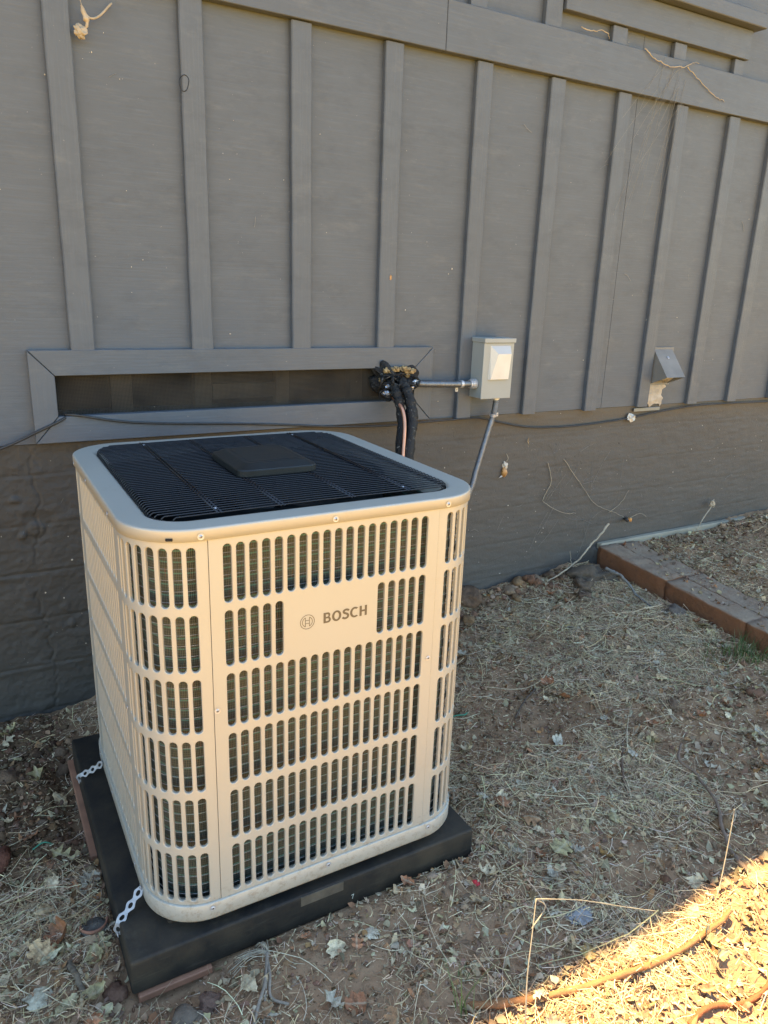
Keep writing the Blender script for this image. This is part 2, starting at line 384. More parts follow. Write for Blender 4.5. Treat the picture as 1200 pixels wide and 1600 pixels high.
def gz(x, y):
    x = np.asarray(x, float); y = np.asarray(y, float)
    b = bare(x, y); inpad = 1-sm(np.maximum(np.abs(x+.018)-.41, np.abs(y-.407)-.417), -.01, .02)
    det = .022*fbm(x, y, 5, 3, 1)+(.017-.006*b)*fbm(x, y, 24, 3, 4)+.006*(1-.5*b)*np.abs(fbm(x, y, 75, 2, 9))
    kb = (1-sm(np.abs(x-2.06), .12, .17))
    return gbase(x, y)+det*(1-.8*inpad)*(1-.6*kb)
def axis(lo, hi, step, far):
    c = np.arange(lo, hi, step); g = np.cumsum(step*1.22**np.arange(1, 60)); g = g[g < far]
    return np.concatenate([(lo-g)[::-1], c, c[-1]+g])
gx = axis(-1.0, 3.3, .0068, 180); gy = axis(-.95, 1.24, .0068, 180)
X, Y = np.meshgrid(gx, gy); Z = gz(X, Y)
far = sm(np.maximum(np.maximum(-X-1, X-3.5), np.maximum(-Y-1, Y-1.3)), 0, 3)
Z = Z*(1-far)+(.05*fbm(X, Y, .4, 3, 30))*far
nx, ny = len(gx), len(gy)
me = bpy.data.meshes.new('ground'); me.vertices.add(nx*ny)
me.vertices.foreach_set('co', np.stack([X, Y, Z], -1).astype(np.float32).ravel())
i = (np.arange(ny-1)[:, None]*nx+np.arange(nx-1)[None]).ravel()
q = np.stack([i, i+1, i+nx+1, i+nx], 1).astype(np.int32)
def fillfaces(me, q):
    n, k = q.shape
    me.loops.add(n*k); me.loops.foreach_set('vertex_index', q.ravel())
    me.polygons.add(n); me.polygons.foreach_set('loop_start', np.arange(0, n*k, k, dtype=np.int32)); me.polygons.foreach_set('loop_total', np.full(n, k, np.int32))
    me.update(calc_edges=True); me.validate()
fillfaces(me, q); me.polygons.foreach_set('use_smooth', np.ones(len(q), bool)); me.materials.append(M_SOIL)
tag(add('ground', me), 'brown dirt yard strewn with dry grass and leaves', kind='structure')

# ------------------------------------------------------------------ house
H = thing('house', (0, 1.2, 0), 'dark grey painted board and batten house on a concrete foundation', 'house')
YB, YS = 1.158, 1.180            # batten face, siding face
ZS, TOPZ = .868, 3.9
seams = [-5, -3.92, -2.7, -1.48, -.26, .76, 1.888, 3.1, 4.32, 5.54, 6.76, 8]
for k in range(len(seams)-1):
    a, b = seams[k]+.001, seams[k+1]-.001
    z0 = ZS
    if k == 3: L = [(a, -.38, YS, YS+.012, ZS, TOPZ), (-.38, b, YS, YS+.012, 1.105, TOPZ)]
    elif k == 4: L = [(a, b, YS, YS+.012, 1.105, TOPZ)]
    elif k == 5: L = [(a, .93, YS, YS+.012, 1.105, TOPZ), (.93, b, YS, YS+.012, ZS, TOPZ)]
    elif k in (6, ): L = [(a, b, YS, YS+.012, ZS, 2.49)]
    else: L = [(a, b, YS, YS+.012, ZS, TOPZ)]
    if k == 5: L = [(a, .93, YS, YS+.012, 1.105, 2.49), (.93, b, YS, YS+.012, ZS, 2.49), (a, 1.5, YS, YS+.012, 2.49, TOPZ), (1.5, b, YS, YS+.012, 3.5, TOPZ)]
    if k == 6: L = [(a, b, YS, YS+.012, ZS, 2.49), (2.36, b, YS, YS+.012, 2.49, TOPZ), (a, 2.36, YS, YS+.012, 3.5, TOPZ)]
    boxes('siding_panel', L, M_SIDE, H, 0.)
bat = {-.228: 1.143, .129: 1.143, .467: 1.143, .795: 1.143, 1.157: ZS-.004, 1.492: ZS-.003, 1.838: ZS-.005, 2.165: ZS-.003, 2.504: ZS-.004, 2.80: ZS-.004, 3.13: ZS, 3.46: ZS, 3.79: ZS, 4.12: ZS, 4.45: ZS, 4.78: ZS, -.60: ZS, -.95: ZS, -1.3: ZS, -1.65: ZS, -2.0: ZS}
BW = .068
for xr, zb in bat.items():
    # each batten is a slightly crooked board
    bm = bmesh.new(); n = 40; ztop = 2.1075
    rings = []
    ph = random.random()*9
    for k in range(n+1):
        z = zb+(ztop-zb)*k/n; dx = .0012*math.sin(z*2+ph)+.0003*math.sin(z*17+ph); dw = .0004*math.sin(z*29+2*ph)
        x0, x1 = xr-BW+dx+dw, xr+dx-dw; c = .0035
        P = [(x0, YS-.0), (x0, YB+c), (x0+c, YB), (x1-c, YB), (x1, YB+c), (x1, YS-.0)]
        rings.append([bm.verts.new((x, y, z)) for x, y in P])
    for k in range(n):
        for j in range(5): bm.faces.new((rings[k][j], rings[k][j+1], rings[k+1][j+1], rings[k+1][j]))
    bm.faces.new(rings[0][::-1]); bm.faces.new(rings[-1]); bmesh.ops.recalc_face_normals(bm, faces=bm.faces)
    me = bpy.data.meshes.new('batten'); bm.to_mesh(me); bm.free(); me.materials.append(M_BAT); add('batten', me, H)
# belly band boards
for a, b in ((-5, -2.7), (-2.698, .946), (.9475, 4.6), (4.602, 8)):
    boxes('band_board', [(a, b, 1.147, YS-.0005, 2.111, 2.262)], M_TRIM, H, .002)
# short battens above the band and window woodwork
for a, b in ((1.045, 1.113), (1.37, 1.445), (1.70, 1.775), (2.04, 2.108), (2.41, 2.47)):
    boxes('batten', [(a, b, YB, YS-.0005, 2.264, 2.323 if a > 1.4 else 2.7)], M_BAT, H, .002)
for a in (.40, .73, 2.73, 3.06, 3.4, .06, -.28, -.6, -.95):
    boxes('batten', [(a, a+BW, YB, YS-.0005, 2.264, 3.88)], M_BAT, H, .002)
boxes('window_apron', [(1.452, 2.482, 1.1475, YS-.0005, 2.325, 2.434)], M_TRIM, H, .002)
boxes('window_sill', [(1.40, 2.512, 1.105, YS-.0005, 2.436, 2.489)], M_TRIM, H, .003)
W = boxes('window', [(1.50, 1.57, 1.15, 1.22, 2.4905, 3.5), (2.29, 2.36, 1.15, 1.22, 2.4905, 3.5), (1.5705, 2.2895, 1.15, 1.22, 3.43, 3.5), (1.5705, 2.2895, 1.17, 1.22, 2.4905, 2.53)], M_TRIM, H, .002)
boxes('pane', [(1.5705, 2.2895, 1.195, 1.2, 2.531, 3.429)], M_GLASS, W, 0)
# vent frame: four mitred boards round a screened crawl space opening
FX0, FX1, IX0, IX1, FZ0, FZ1, IZ0, IZ1 = -.415, .965, -.348, .887, .871, 1.143, .949, 1.069
g = .0012; y0, y1 = 1.156, YS-.0005
prism('vent_board', [(FX0+g, FZ1), (FX1-g, FZ1), (IX1-g, IZ1), (IX0+g, IZ1)], y0, y1, M_TRIM, H)
prism('vent_board', [(FX0+g, FZ0), (FX1-g, FZ0), (IX1-g, IZ0), (IX0+g, IZ0)], y0, y1, M_TRIM, H)
prism('vent_board', [(FX0, FZ0+g), (FX0, FZ1-g), (IX0, IZ1-g), (IX0, IZ0+g)], y0, y1, M_BAT, H)
prism('vent_board', [(FX1, FZ0+g), (FX1, FZ1-g), (IX1, IZ1-g), (IX1, IZ0+g)], y0, y1, M_BAT, H)
boxes('vent_screen', [(-.38, .93, 1.193, 1.1945, .93, 1.10)], M_SCREEN, H, 0)
for a, b in ((-.18, -.115), (.085, .14), (.37, .42), (.66, .71)): boxes('stud', [(a, b, 1.24, 1.28, .9, 1.2)], simple('raw_lumber', (.13, .11, .085), .8) if a < -.1 else bpy.data.materials['raw_lumber'], H, .001)
boxes('crosspiece', [(.145, .365, 1.238, 1.27, .97, 1.02)], bpy.data.materials['raw_lumber'], H, .001)
boxes('vent_sill', [(-.40, .95, 1.181, 1.30, .90, .9475)], M_TRIM, H, .002)
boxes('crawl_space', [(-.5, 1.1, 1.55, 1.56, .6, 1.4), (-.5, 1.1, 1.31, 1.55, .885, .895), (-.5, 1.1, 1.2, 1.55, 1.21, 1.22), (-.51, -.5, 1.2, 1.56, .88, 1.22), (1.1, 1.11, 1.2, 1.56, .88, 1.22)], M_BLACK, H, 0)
# foundation: board formed concrete with cracks and knocked-off lumps
fx = np.concatenate([np.arange(-5, -1.3, .08), np.arange(-1.3, -.75, .008), np.arange(-.75, -.2, .004), np.arange(-.2, 3.9, .008), np.arange(3.9, 8, .08)]); fz = np.concatenate([[-.6, -.4], np.arange(-.2, .885, .0045)])
X, Zf = np.meshgrid(fx, fz)
left = 1-sm(X, -.1, .9); y = 1.188+0*X
y += -.0030*fbm(X, Zf, 9, 4, 40)*(1+.8*left)-.0022*left*fbm(X, Zf, 70, 3, 47)-.0018*fbm(X*.25, Zf, 60, 3, 44)
for zj in (.775, .617, .462, .302, .140, -.02):
    dz = Zf-(zj+.006*vn(X*2.2, X*0+zj*9, 50)+.004*vn(X*23, X*0+zj*5, 52)-.012*X*0)
    amp = .0006+.0026*left*(.05+1.1*np.clip(vn(X*7, X*0+zj*31, 53)+.35, 0, 1))
    y += amp*1.5*np.exp(-(dz/(.0030+.001*left))**2)
    y -= (.0004+.003*left*np.clip(vn(X*5, X*0+zj*13, 61)+.4, 0, 1))*np.exp(-((dz+.011)/.009)**2)
    y += .0010*np.sign(math.sin(zj*40))*sm(dz, -.003, .003)
cx = -.440+.014*np.sin(Zf*11)+.012*vn(Zf*31, Zf*0, 70)+.012*vn(Zf*90, Zf*0, 79)
y += .0045*np.exp(-((X-cx)/.003)**2)*left*sm(vn(Zf*9, Zf*0+3, 71), -.35, .1)
y -= .004*np.exp(-((X-cx+.03)/.022)**2)*(vn(X*40, Zf*40, 72)+.5)*left
for a, b, r, h in ((-.49, .70, .016, .011), (-.44, .60, .03, .012), (-.475, .585, .015, .016), (-.38, .33, .02, .008), (-.36, .27, .014, .01)):
    y -= .6*h*(1-sm(np.hypot(X-a, Zf-b)+.012*vn(X*55, Zf*55, 88), r*.5, r))
y += .005*(1-sm(np.hypot(X+.43, Zf-.62)+.02*vn(X*30, Zf*30, 77), .03, .06))
y = np.where(Zf > .868, 1.195, y)
y = y-.035*(1-sm(Zf, .185, .198))*sm(X, 1.95, 1.97)
me = bpy.data.meshes.new('foundation'); me.vertices.add(X.size); me.vertices.foreach_set('co', np.stack([X, y, Zf], -1).astype(np.float32).ravel())
nx_, nz_ = len(fx), len(fz); i = (np.arange(nz_-1)[:, None]*nx_+np.arange(nx_-1)[None]).ravel()
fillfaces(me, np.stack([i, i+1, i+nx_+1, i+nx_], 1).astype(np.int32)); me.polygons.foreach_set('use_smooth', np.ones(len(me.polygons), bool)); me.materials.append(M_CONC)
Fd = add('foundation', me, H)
boxes('footing_edge', [(1.97, 8, 1.15, 1.185, -.3, .22)], simple('raw_concrete', (.30, .265, .20), .9, 0, .15, 9, .5, 60, .003), H, .006)
boxes('wall', [(-5, 8, 1.25, 1.4, -.6, .862), (-5, -4.88, 1.4, 7, -.4, TOPZ), (7.88, 8, 1.4, 7, -.4, TOPZ), (-5, 8, 7, 7.12, -.4, TOPZ)], M_SIDE, H, 0)
EY = .715   # eave edge
prism_roof = MB().add([(-5.5, EY, 3.86), (8.5, EY, 3.86), (8.5, 4.1, 5.1), (-5.5, 4.1, 5.1), (-5.5, EY, 3.98), (8.5, EY, 3.98), (8.5, 4.1, 5.22), (-5.5, 4.1, 5.22), (-5.5, 7.6, 3.86), (8.5, 7.6, 3.86), (-5.5, 7.6, 3.98), (8.5, 7.6, 3.98)],
    [(0, 1, 2, 3), (4, 7, 6, 5), (0, 4, 5, 1), (3, 2, 9, 8), (7, 10, 11, 6), (8, 9, 11, 10), (0, 3, 7, 4), (3, 8, 10, 7), (1, 5, 6, 2), (2, 6, 11, 9)])
prism_roof.build('roof', M_ROOF, H)
# marks on the battens
P = [(.067+.0135*math.cos(a)*(1+.1*math.sin(3*a)), YB-.0004, 1.889+.021*math.sin(a)+.004*math.cos(a)) for a in np.linspace(0, 2*math.pi*1.35, 40)]
tubeobj('scribble', P, .0011, M_ROD, H, 4)
boxes('knot', [(.766, .775, YB-.0008, YB+.002, 1.375, 1.392)], M_SNAIL, H, .003)

# ------------------------------------------------------------------ condenser
PADX0, PADX1, PADY0, PADY1, PADZ = -.4287, .3918, -.0097, .8229, .0734
pad = thing('equipment_pad', (-.018, .407, -.02), 'thick black plastic pad under the slotted metal unit', 'equipment pad')
boxes('slab', [(PADX0, PADX1, PADY0, PADY1, -.009, PADZ)], M_PAD, pad, .006, 3, True)
bm = bmesh.new(); bmbox(bm, -.34, .33, .05, .73, PADZ-.002, PADZ+.009, .004, 2); me = bpy.data.meshes.new('raised_rest'); bm.to_mesh(me); bm.free(); me.materials.append(M_PAD); add('raised_rest', me, pad)
boxes('paper_label', [(-.07, .033, PADY0-.0012, PADY0+.001, .047, .071)], M_TAPE, pad, .0004)
boxes('wooden_board', [(-.418, -.27, -.017, .06, -.026, -.0095)], M_PLANK, None, .002)
tag(bpy.context.scene.objects['wooden_board'], 'reddish brown board sticking out under the front left corner of the black pad', 'board')
tag(boxes('wooden_board', [(-.443, -.39, .42, .85, -.028, -.0095)], M_PLANK, None, .002), 'reddish board edge showing under the left side of the black pad', 'board')

AX, RC, DEP = .37, .1164, .7717
U = thing('heat_pump', (0, DEP/2, PADZ), 'champagne coloured square outdoor heat pump with slotted panels and black fan guard', 'heat pump')
flat = AX-RC; arc = RC*math.pi/2; sflat = DEP-2*RC
def path(u):
    """point and outward normal on the rounded square plan, u metres from the middle of the front, positive to the right"""
    per = 2*(2*flat+sflat)+4*arc; s = 1 if u >= 0 else -1; a = abs(u)
    cx, cy = flat, DEP/2
    if a <= flat: p, n = (a, 0), (0, -1)
    elif a <= flat+arc:
        t = (a-flat)/RC; p, n = (flat+RC*math.sin(t), RC-RC*math.cos(t)), (math.sin(t), -math.cos(t))
    elif a <= flat+arc+sflat: p, n = (AX, RC+a-flat-arc), (1, 0)
    elif a <= flat+2*arc+sflat:
        t = (a-flat-arc-sflat)/RC; p, n = (flat+RC*math.cos(t), DEP-RC+RC*math.sin(t)), (math.cos(t), math.sin(t))
    else: p, n = (flat-(a-flat-2*arc-sflat), DEP), (0, 1)
    return s*p[0], p[1], s*n[0], n[1]
NS = 6
def hole_sheet(us, rows, u0, u1, z0, z1, r, skip=(), proud=0.):
    V, F, N = [], [], []     # V in (u, z, depth); N: True = sheet face
    def q(*pts): b = len(V); V.extend(pts); return list(range(b, b+len(pts)))
    ub = [u0]+[(a+b)/2 for a, b in zip(us, us[1:])]+[u1]; zb = [z1]+[(rows[k][0]+rows[k+1][1])/2 for k in range(len(rows)-1)]+[z0]
    for i, uc in enumerate(us):
        for j, (zlo, zhi) in enumerate(rows):
            a, b, zt, zl = ub[i], ub[i+1], zb[j], zb[j+1]
            if (i, j) in skip:
                F.append(q((a, zl, 0), (b, zl, 0), (b, zt, 0), (a, zt, 0))); N.append(1); continue
            ct, cb = zhi-r, zlo+r
            ang = [math.pi*k/NS for k in range(NS+1)]+[math.pi+math.pi*k/NS for k in range(NS+1)]
            def ring(rad, dep): return [(uc+rad*math.cos(t), (ct if k <= NS else cb)+rad*math.sin(t), dep) for k, t in enumerate(ang)]
            outer = []
            for k, t in enumerate(ang):
                c = math.cos(t); x = uc+(b-uc)*c if c > 0 else uc+(uc-a)*c
                outer.append((x, zt if k <= NS else zl, 0))
            R_ = [q(*outer), q(*ring(r+.0015, 0)), q(*ring(r+.0005, .0006)), q(*ring(r, .0018)), q(*ring(r, .006))]
            n = len(ang)
            for l in range(4):
                for k in range(n):
                    k2 = (k+1) % n; F.append((R_[l][k], R_[l][k2], R_[l+1][k2], R_[l+1][k])); N.append(1 if l == 0 else 0)
    return V, F, N
def panel(name, us, u0, u1, z0, z1, rows, skip=(), proud=0., parent=None):
    V, F, N = hole_sheet(us, rows, u0, u1, z0, z1, .0078, skip)
    # rim returning inwards all round
    W_ = []; nrm = []
    for u, z, dpt in V:
        x, y_, nx1, ny1 = path(u); W_.append((x+nx1*(proud-dpt), y_+ny1*(proud-dpt), z)); nrm.append((nx1, ny1, 0))
    nseg = 12; base = len(W_)
    for z, sgn in ((z0, 0), (z1, 1)):
        for k in range(nseg+1):
            u = u0+(u1-u0)*k/nseg; x, y_, a, b = path(u)
            W_ += [(x+a*proud, y_+b*proud, z), (x+a*(proud-.012), y_+b*(proud-.012), z)]; nrm += [(0, 0, 1)]*2
        o = base+sgn*2*(nseg+1)
        for k in range(nseg): F.append((o+2*k, o+2*k+1, o+2*k+3, o+2*k+2)); N.append(0)
    for u in (u0, u1):
        x, y_, a, b = path(u); o = len(W_); W_ += [(x+a*proud, y_+b*proud, z0), (x+a*proud, y_+b*proud, z1), (x+a*(proud-.01), y_+b*(proud-.01), z1), (x+a*(proud-.01), y_+b*(proud-.01), z0)]; nrm += [(0, 0, 1)]*4
        F.append((o, o+1, o+2, o+3)); N.append(0)
    me = bpy.data.meshes.new(name); me.from_pydata(W_, [], F)
    sh = [True]*len(F); me.polygons.foreach_set('use_smooth', sh)
    ln = []
    for p, f in zip(me.polygons, N):
        for vi in p.vertices: ln.append(nrm[vi] if f else (0, 0, 0))
    me.update(); me.materials.append(M_METAL)
    # custom normals: the sheet follows the bend exactly, slot lips keep their own
    co = np.array(W_)
    full = []
    k = 0
    for p, f in zip(me.polygons, N):
        fn = np.array(p.normal)
        for vi in p.vertices:
            if f: full.append(nrm[vi])
            else:
                full.append(tuple(fn))
    # orientation: sheet faces must face outwards
    me.normals_split_custom_set(full)
    return add(name, me, parent if parent is not None else U)
rows = [(.904-.1285*k-.1125, .904-.1285*k) for k in range(6)]
pitch = .02447
fs = [(-8.5+k)*pitch for k in range(18)]; SE = .2428
Z0, Z1 = .1405, .9155
panel('front_panel', fs, -SE+.001, SE-.001, Z0, Z1, rows, {(i, 1) for i in range(5, 13)}, .0012)
cs = [.2435+.0285+k*.0245 for k in range(8)]
SS = flat+arc+(.147-RC)              # side seam
panel('corner_panel', cs, SE, SS-.0008, Z0, Z1, rows)
panel('corner_panel', [-c for c in cs][::-1], -SS+.0008, -SE, Z0, Z1, rows)
mid = flat+arc+sflat/2; ssl = [mid+(-8.5+k)*.0243 for k in range(18)]; SB = 2*mid-SS
panel('side_panel', ssl, SS, SB, Z0, Z1, rows); panel('side_panel', [-c for c in ssl][::-1], -SB, -SS, Z0, Z1, rows)
cb_ = [SB+.0285+k*.0245 for k in range(8)]; tot = flat+2*arc+sflat+flat
E2 = flat+2*arc+sflat+(flat-SE)
panel('corner_panel', cb_, SB+.0008, E2, Z0, Z1, rows); panel('corner_panel', [-c for c in cb_][::-1], -E2, -SB-.0008, Z0, Z1, rows)
V, F = [], []
for k, x in enumerate((SE-.001, -SE+.001)): V += [(x, DEP, Z0), (x, DEP, Z1)]
mb = MB().add(V, [(0, 1, 3, 2)]); mb.build('rear_panel', M_METAL, U)
def rrect(ins, z, n=10, hx=AX, dep=DEP, rc=RC):
    r = max(rc-ins, .012); a = hx-ins; P = []
    for cx, cy, t0 in ((a-r, dep-ins-r, 0), (-a+r, dep-ins-r, 90), (-a+r, ins+r, 180), (a-r, ins+r, 270)):
        for t in np.radians(np.linspace(t0, t0+90, n)): P.append((cx+r*math.cos(t), cy+r*math.sin(t), z))
    return P
def sweep(name, prof, m, parent=U, smooth=True, n=10):
    V = []; 
    for ins, z in prof: V += rrect(ins, z, n)
    k = 4*n; F = [(i*k+j, i*k+(j+1) % k, (i+1)*k+(j+1) % k, (i+1)*k+j) for i in range(len(prof)-1) for j in range(k)]
    return add(name, mesh(name, V, F, m, smooth), parent)
cover = sweep('top_cover', [(.006, .9165), (-.0042, .9165), (-.0042, .934), (-.0042, .9362), (-.0036, .9378), (-.0022, .939), (-.0006, .9394), (.001, .9395), (.0042, .9396), (.037, .9404), (.041, .9404), (.0435, .9398), (.0465, .9372), (.0505, .932), (.052, .9305), (.058, .930), (.0595, .928), (.0595, .90)], M_METAL, n=14)
bpan = sweep('base_pan', [(.02, .139), (-.003, .139), (-.0042, .1375), (-.0042, .103), (-.002, .0985), (.03, .0965), (.03, .0985)], M_METAL, n=14)
boxes('foot', [(x-.03, x+.03, y-.03, y+.03, PADZ+.0085, .0965) for x in (-.27, .27) for y in (.12, .65)], M_BLACK, U, .002)
mb = MB(); V = rrect(.02, .112, 10); mb.add(V, [tuple(range(40))]); mb.build('floor_plate', M_BLACK, U)
# coil with a UV that runs along it
def ringstrip(name, ins, z0, z1, m, flip=False, parent=U):
    V = []; UVs = []; n = 12; P = rrect(ins, 0, n); k = len(P); per = 0; D_ = [0]
    for j in range(k): per += math.dist(P[j], P[(j+1) % k]); D_.append(per)
    me = bpy.data.meshes.new(name); V = [(p[0], p[1], z0) for p in P]+[(p[0], p[1], z1) for p in P]
    F = [(j, (j+1) % k, k+(j+1) % k, k+j) for j in range(k)]; me.from_pydata(V, [], F); uv = me.uv_layers.new(name='UVMap')
    for p in me.polygons:
        j = p.index; vals = [(D_[j], z0), (D_[j+1], z0), (D_[j+1], z1), (D_[j], z1)]
        for li, v in zip(p.loop_indices, vals): uv.data[li].uv = v
    me.polygons.foreach_set('use_smooth', [True]*len(F)); me.materials.append(m); me.update(); return add(name, me, parent)
ringstrip('coil', .038, .115, .915, M_COIL)
ringstrip('coil_core', .07, .112, .83, M_BLACK)
Pw = rrect(.019, 0, 8); Pw.append(Pw[0]); V, F = tube(Pw, .00062, 5, False); gw = mesh('guard_wire', V, F, M_GALV, True)
for k in range(36): add('guard_wire', gw, U, (0, 0, .128+k*.0215))
# fan below the guard
mb = MB(); n = 40
for k in range(n):
    a, b = 2*math.pi*k/n, 2*math.pi*(k+1)/n; c = DEP/2
    pts = lambda r, z: ((r*math.cos(a), c+r*math.sin(a), z), (r*math.cos(b), c+r*math.sin(b), z))
    p1, p2 = pts(.29, .925); p4, p3 = pts(.275, .80); mb.add([p1, p2, p3, p4], [(0, 1, 2, 3)])
mb.build('fan_shroud', M_LID, U, True)
fan = tubeobj('fan', [(0, DEP/2, .80), (0, DEP/2, .87)], .06, M_LID, U, 20)
for k in range(3):
    mb = MB(); a0 = 2*math.pi*k/3+.4; n = 10; Vv = []
    for i_ in range(n+1):
        r = .05+.21*i_/n
        for s_ in (-1, 1):
            a = a0+s_*(.36+.3*i_/n)+.2*i_/n; Vv.append((r*math.cos(a), DEP/2+r*math.sin(a), .84+s_*.03))
    mb.add(Vv, [(2*i_, 2*i_+1, 2*i_+3, 2*i_+2) for i_ in range(n)]); mb.build('fan_blade', M_LID, fan, True)
# fan guard: black rods
guard = None; gy0, gy1 = .0535, .716; GX = .316
def halfw(y):
    r = .062; e = min(y-gy0+.004, gy1+.004-y)
    if e >= r: return GX
    return GX-r+math.sqrt(max(r*r-(r-e)**2, 0))
loopP = []
for cx, cy, t0 in ((GX-.062, gy1-.062, 0), (-GX+.062, gy1-.062, 90), (-GX+.062, gy0+.062, 180), (GX-.062, gy0+.062, 270)):
    for t in np.radians(np.linspace(t0, t0+90, 10)): loopP.append((cx+.062*math.cos(t), cy+.062*math.sin(t), .9345))
loopP.append(loopP[0]); guard = tubeobj('fan_guard', loopP, .003, M_ROD, U, 8)
for k in range(46):
    yy = gy0+.004+k*(gy1-gy0-.008)/45; hw = halfw(yy)+.002
    P = [(-hw, yy, .932), (-hw+.0015, yy, .9415), (-hw+.006, yy, .9445), (0, yy, .9465), (hw-.006, yy, .9445), (hw-.0015, yy, .9415), (hw, yy, .932)]
    V, F = tube(P, .0016, 6); add('rod', mesh('rod', V, F, M_ROD, True), guard)
for xx in (-.202, -.08, .07, .202):
    for dd in (-.0035, .0035):
        tubeobj('cross_rod', [(xx+dd, gy0+.0, .9455), (xx+dd, DEP/2, .9475), (xx+dd, gy1-.0, .9455)], .0019, M_ROD, guard, 6)
bl = []
for xx in (-.202, .202):
    for yy in (.085, .69): bl.append((xx, yy))
# motor cover
V = []; prof = [(.0, .949), (.0, .961), (.0015, .9635), (.004, .9645), (.022, .973), (.024, .9737), (.034, .9732), (.036, .9740)]
lidc = (0, .376)
for ins, z in prof:
    a, b, r = .0925-ins, .106-ins, max(.02-ins*.3, .008)
    for cx, cy, t0 in ((a-r, b-r, 0), (-a+r, b-r, 90), (-a+r, -b+r, 180), (a-r, -b+r, 270)):
        for t in np.radians(np.linspace(t0, t0+90, 6)): V.append((lidc[0]+cx+r*math.cos(t), lidc[1]+cy+r*math.sin(t), z))
k = 24; F = [(i*k+j, i*k+(j+1) % k, (i+1)*k+(j+1) % k, (i+1)*k+j) for i in range(len(prof)-1) for j in range(k)]+[tuple((len(prof)-1)*k+j for j in range(k))]
lid = add('motor_cover', mesh('motor_cover', V, F, M_LID, False), U)
# screws
bm = bmesh.new(); bmesh.ops.create_uvsphere(bm, u_segments=14, v_segments=8, radius=.0042)
for v in list(bm.verts):
    if v.co.z < -.0001: bm.verts.remove(v)
    else: v.co.z *= .55
cr = bmesh.ops.create_circle(bm, cap_ends=True, segments=16, radius=.0062)
for v in cr['verts']: v.co.z = .0006
me = bpy.data.meshes.new('screw'); bm.to_mesh(me); bm.free(); me.polygons.foreach_set('use_smooth', [True]*len(me.polygons)); me.materials.append(M_ZINC)
scr = me
bm = bmesh.new(); bmbox(bm, -.0022, .0022, -.0005, .0005, .0019, .00245); bmbox(bm, -.0005, .0005, -.0022, .0022, .0019, .00245)
me = bpy.data.meshes.new('cross_slot'); bm.to_mesh(me); bm.free(); me.materials.append(M_BLACK); slot = me
def screw(p, n, parent):
    q_ = Vector(n).to_track_quat('Z', 'Y').to_euler(); o = add('screw', scr, parent, p, q_); s_ = bpy.data.objects.new('cross_slot', slot); C.objects.link(s_); s_.parent = o; return o
for x, z in ((-.255, .925), (.003, .925), (.26, .925), (-.261, .1275), (-.002, .1275), (.258, .1275)):
    xx, yy, a, b = path(x); screw((xx+a*.0045, yy+b*.0045, z), (a, b, 0), U)
for x, z in ((-.236, .576), (.233, .578)): screw((x, -.0014, z), (0, -1, 0), U)
for yy in (.197, .464, .726):
    for s_ in (-1, 1):
        for z in (.9235, .122): screw((s_*(AX+.0045), min(yy, .66) if yy < .7 else .64, z), (s_, 0, 0), U)
for yy in (.16, .612):
    for s_ in (-1, 1): screw((s_*(AX+.0003), yy, .53), (s_, 0, 0), U)
x, y_, a, b = path(-.3065); tg = boxes('notch', [(-.006, .006, -.0015, .0015, -.0025, .0025)], M_BLACK, U, .0008)
tg.location = (x+a*.0045, y_+b*.0045, .922); tg.rotation_euler = (0, 0, math.atan2(b, a)+math.pi/2)
for x, yy in bl: screw((x, yy, .9455), (0, 0, 1), U)
# printed lettering and round emblem
def text(name, s, size, m, parent, center, width, height, y, bold=0., rot=0.):
    cu = bpy.data.curves.new(name, 'FONT'); cu.body = s; cu.size = size; cu.offset = bold; cu.extrude = .0001; cu.space_character = 1.08
    o = bpy.data.objects.new(name, cu); C.objects.link(o); dg = bpy.context.evaluated_depsgraph_get(); dg.update()
    me = bpy.data.meshes.new_from_object(o.evaluated_get(dg)); bpy.data.objects.remove(o)
    co = np.array([v.co for v in me.vertices]); lo, hi = co.min(0), co.max(0)
    co[:, 0] = (co[:, 0]-(lo[0]+hi[0])/2)*width/(hi[0]-lo[0]); co[:, 1] = (co[:, 1]-(lo[1]+hi[1])/2)*height/(hi[1]-lo[1])
    W_ = np.stack([co[:, 0]*math.cos(rot)-co[:, 1]*math.sin(rot)+center[0], y-co[:, 2], co[:, 0]*math.sin(rot)+co[:, 1]*math.cos(rot)+center[1]], 1)
    for v, c in zip(me.vertices, W_): v.co = c
    me.materials.clear(); me.materials.append(m); me.name = name; me.update(); return add(name, me, parent)
YF = -.0016
def strokes(name, polys, m, parent, x0, z0, sx, sz, y):
    bm = bmesh.new()
    for outer, holes in polys:
        es = []
        for lp in [outer]+holes:
            vv = [bm.verts.new((x0+px*sx, y, z0+pz*sz)) for px, pz in lp]; es += [bm.edges.new((vv[k], vv[(k+1) % len(vv)])) for k in range(len(vv))]
        bmesh.ops.triangle_fill(bm, edges=es, use_beauty=True)
    me = bpy.data.meshes.new(name); bm.to_mesh(me); bm.free(); me.materials.append(m); return add(name, me, parent)
def ov(cx, cz, rx, rz, a0=0, a1=360, n=18): return [(cx+rx*math.cos(R(a0+(a1-a0)*k/n)), cz+rz*math.sin(R(a0+(a1-a0)*k/n))) for k in range(n+(a1-a0 < 360))]
tw_ = .155
Bp = ([(0, 0), (.34, 0)]+ov(.36, .29, .27, .29, -90, 55, 10)+ov(.34, .76, .23, .24, -35, 90, 10)+[(0, 1)], [[(tw_+.04, .59), (tw_+.04, .83), (.33, .83)]+ov(.33, .71, .09, .12, 80, -80, 6)+[(.33, .59)], [(tw_+.04, .17), (tw_+.04, .43), (.36, .43)]+ov(.36, .30, .09, .13, 80, -80, 6)+[(.36, .17)]])
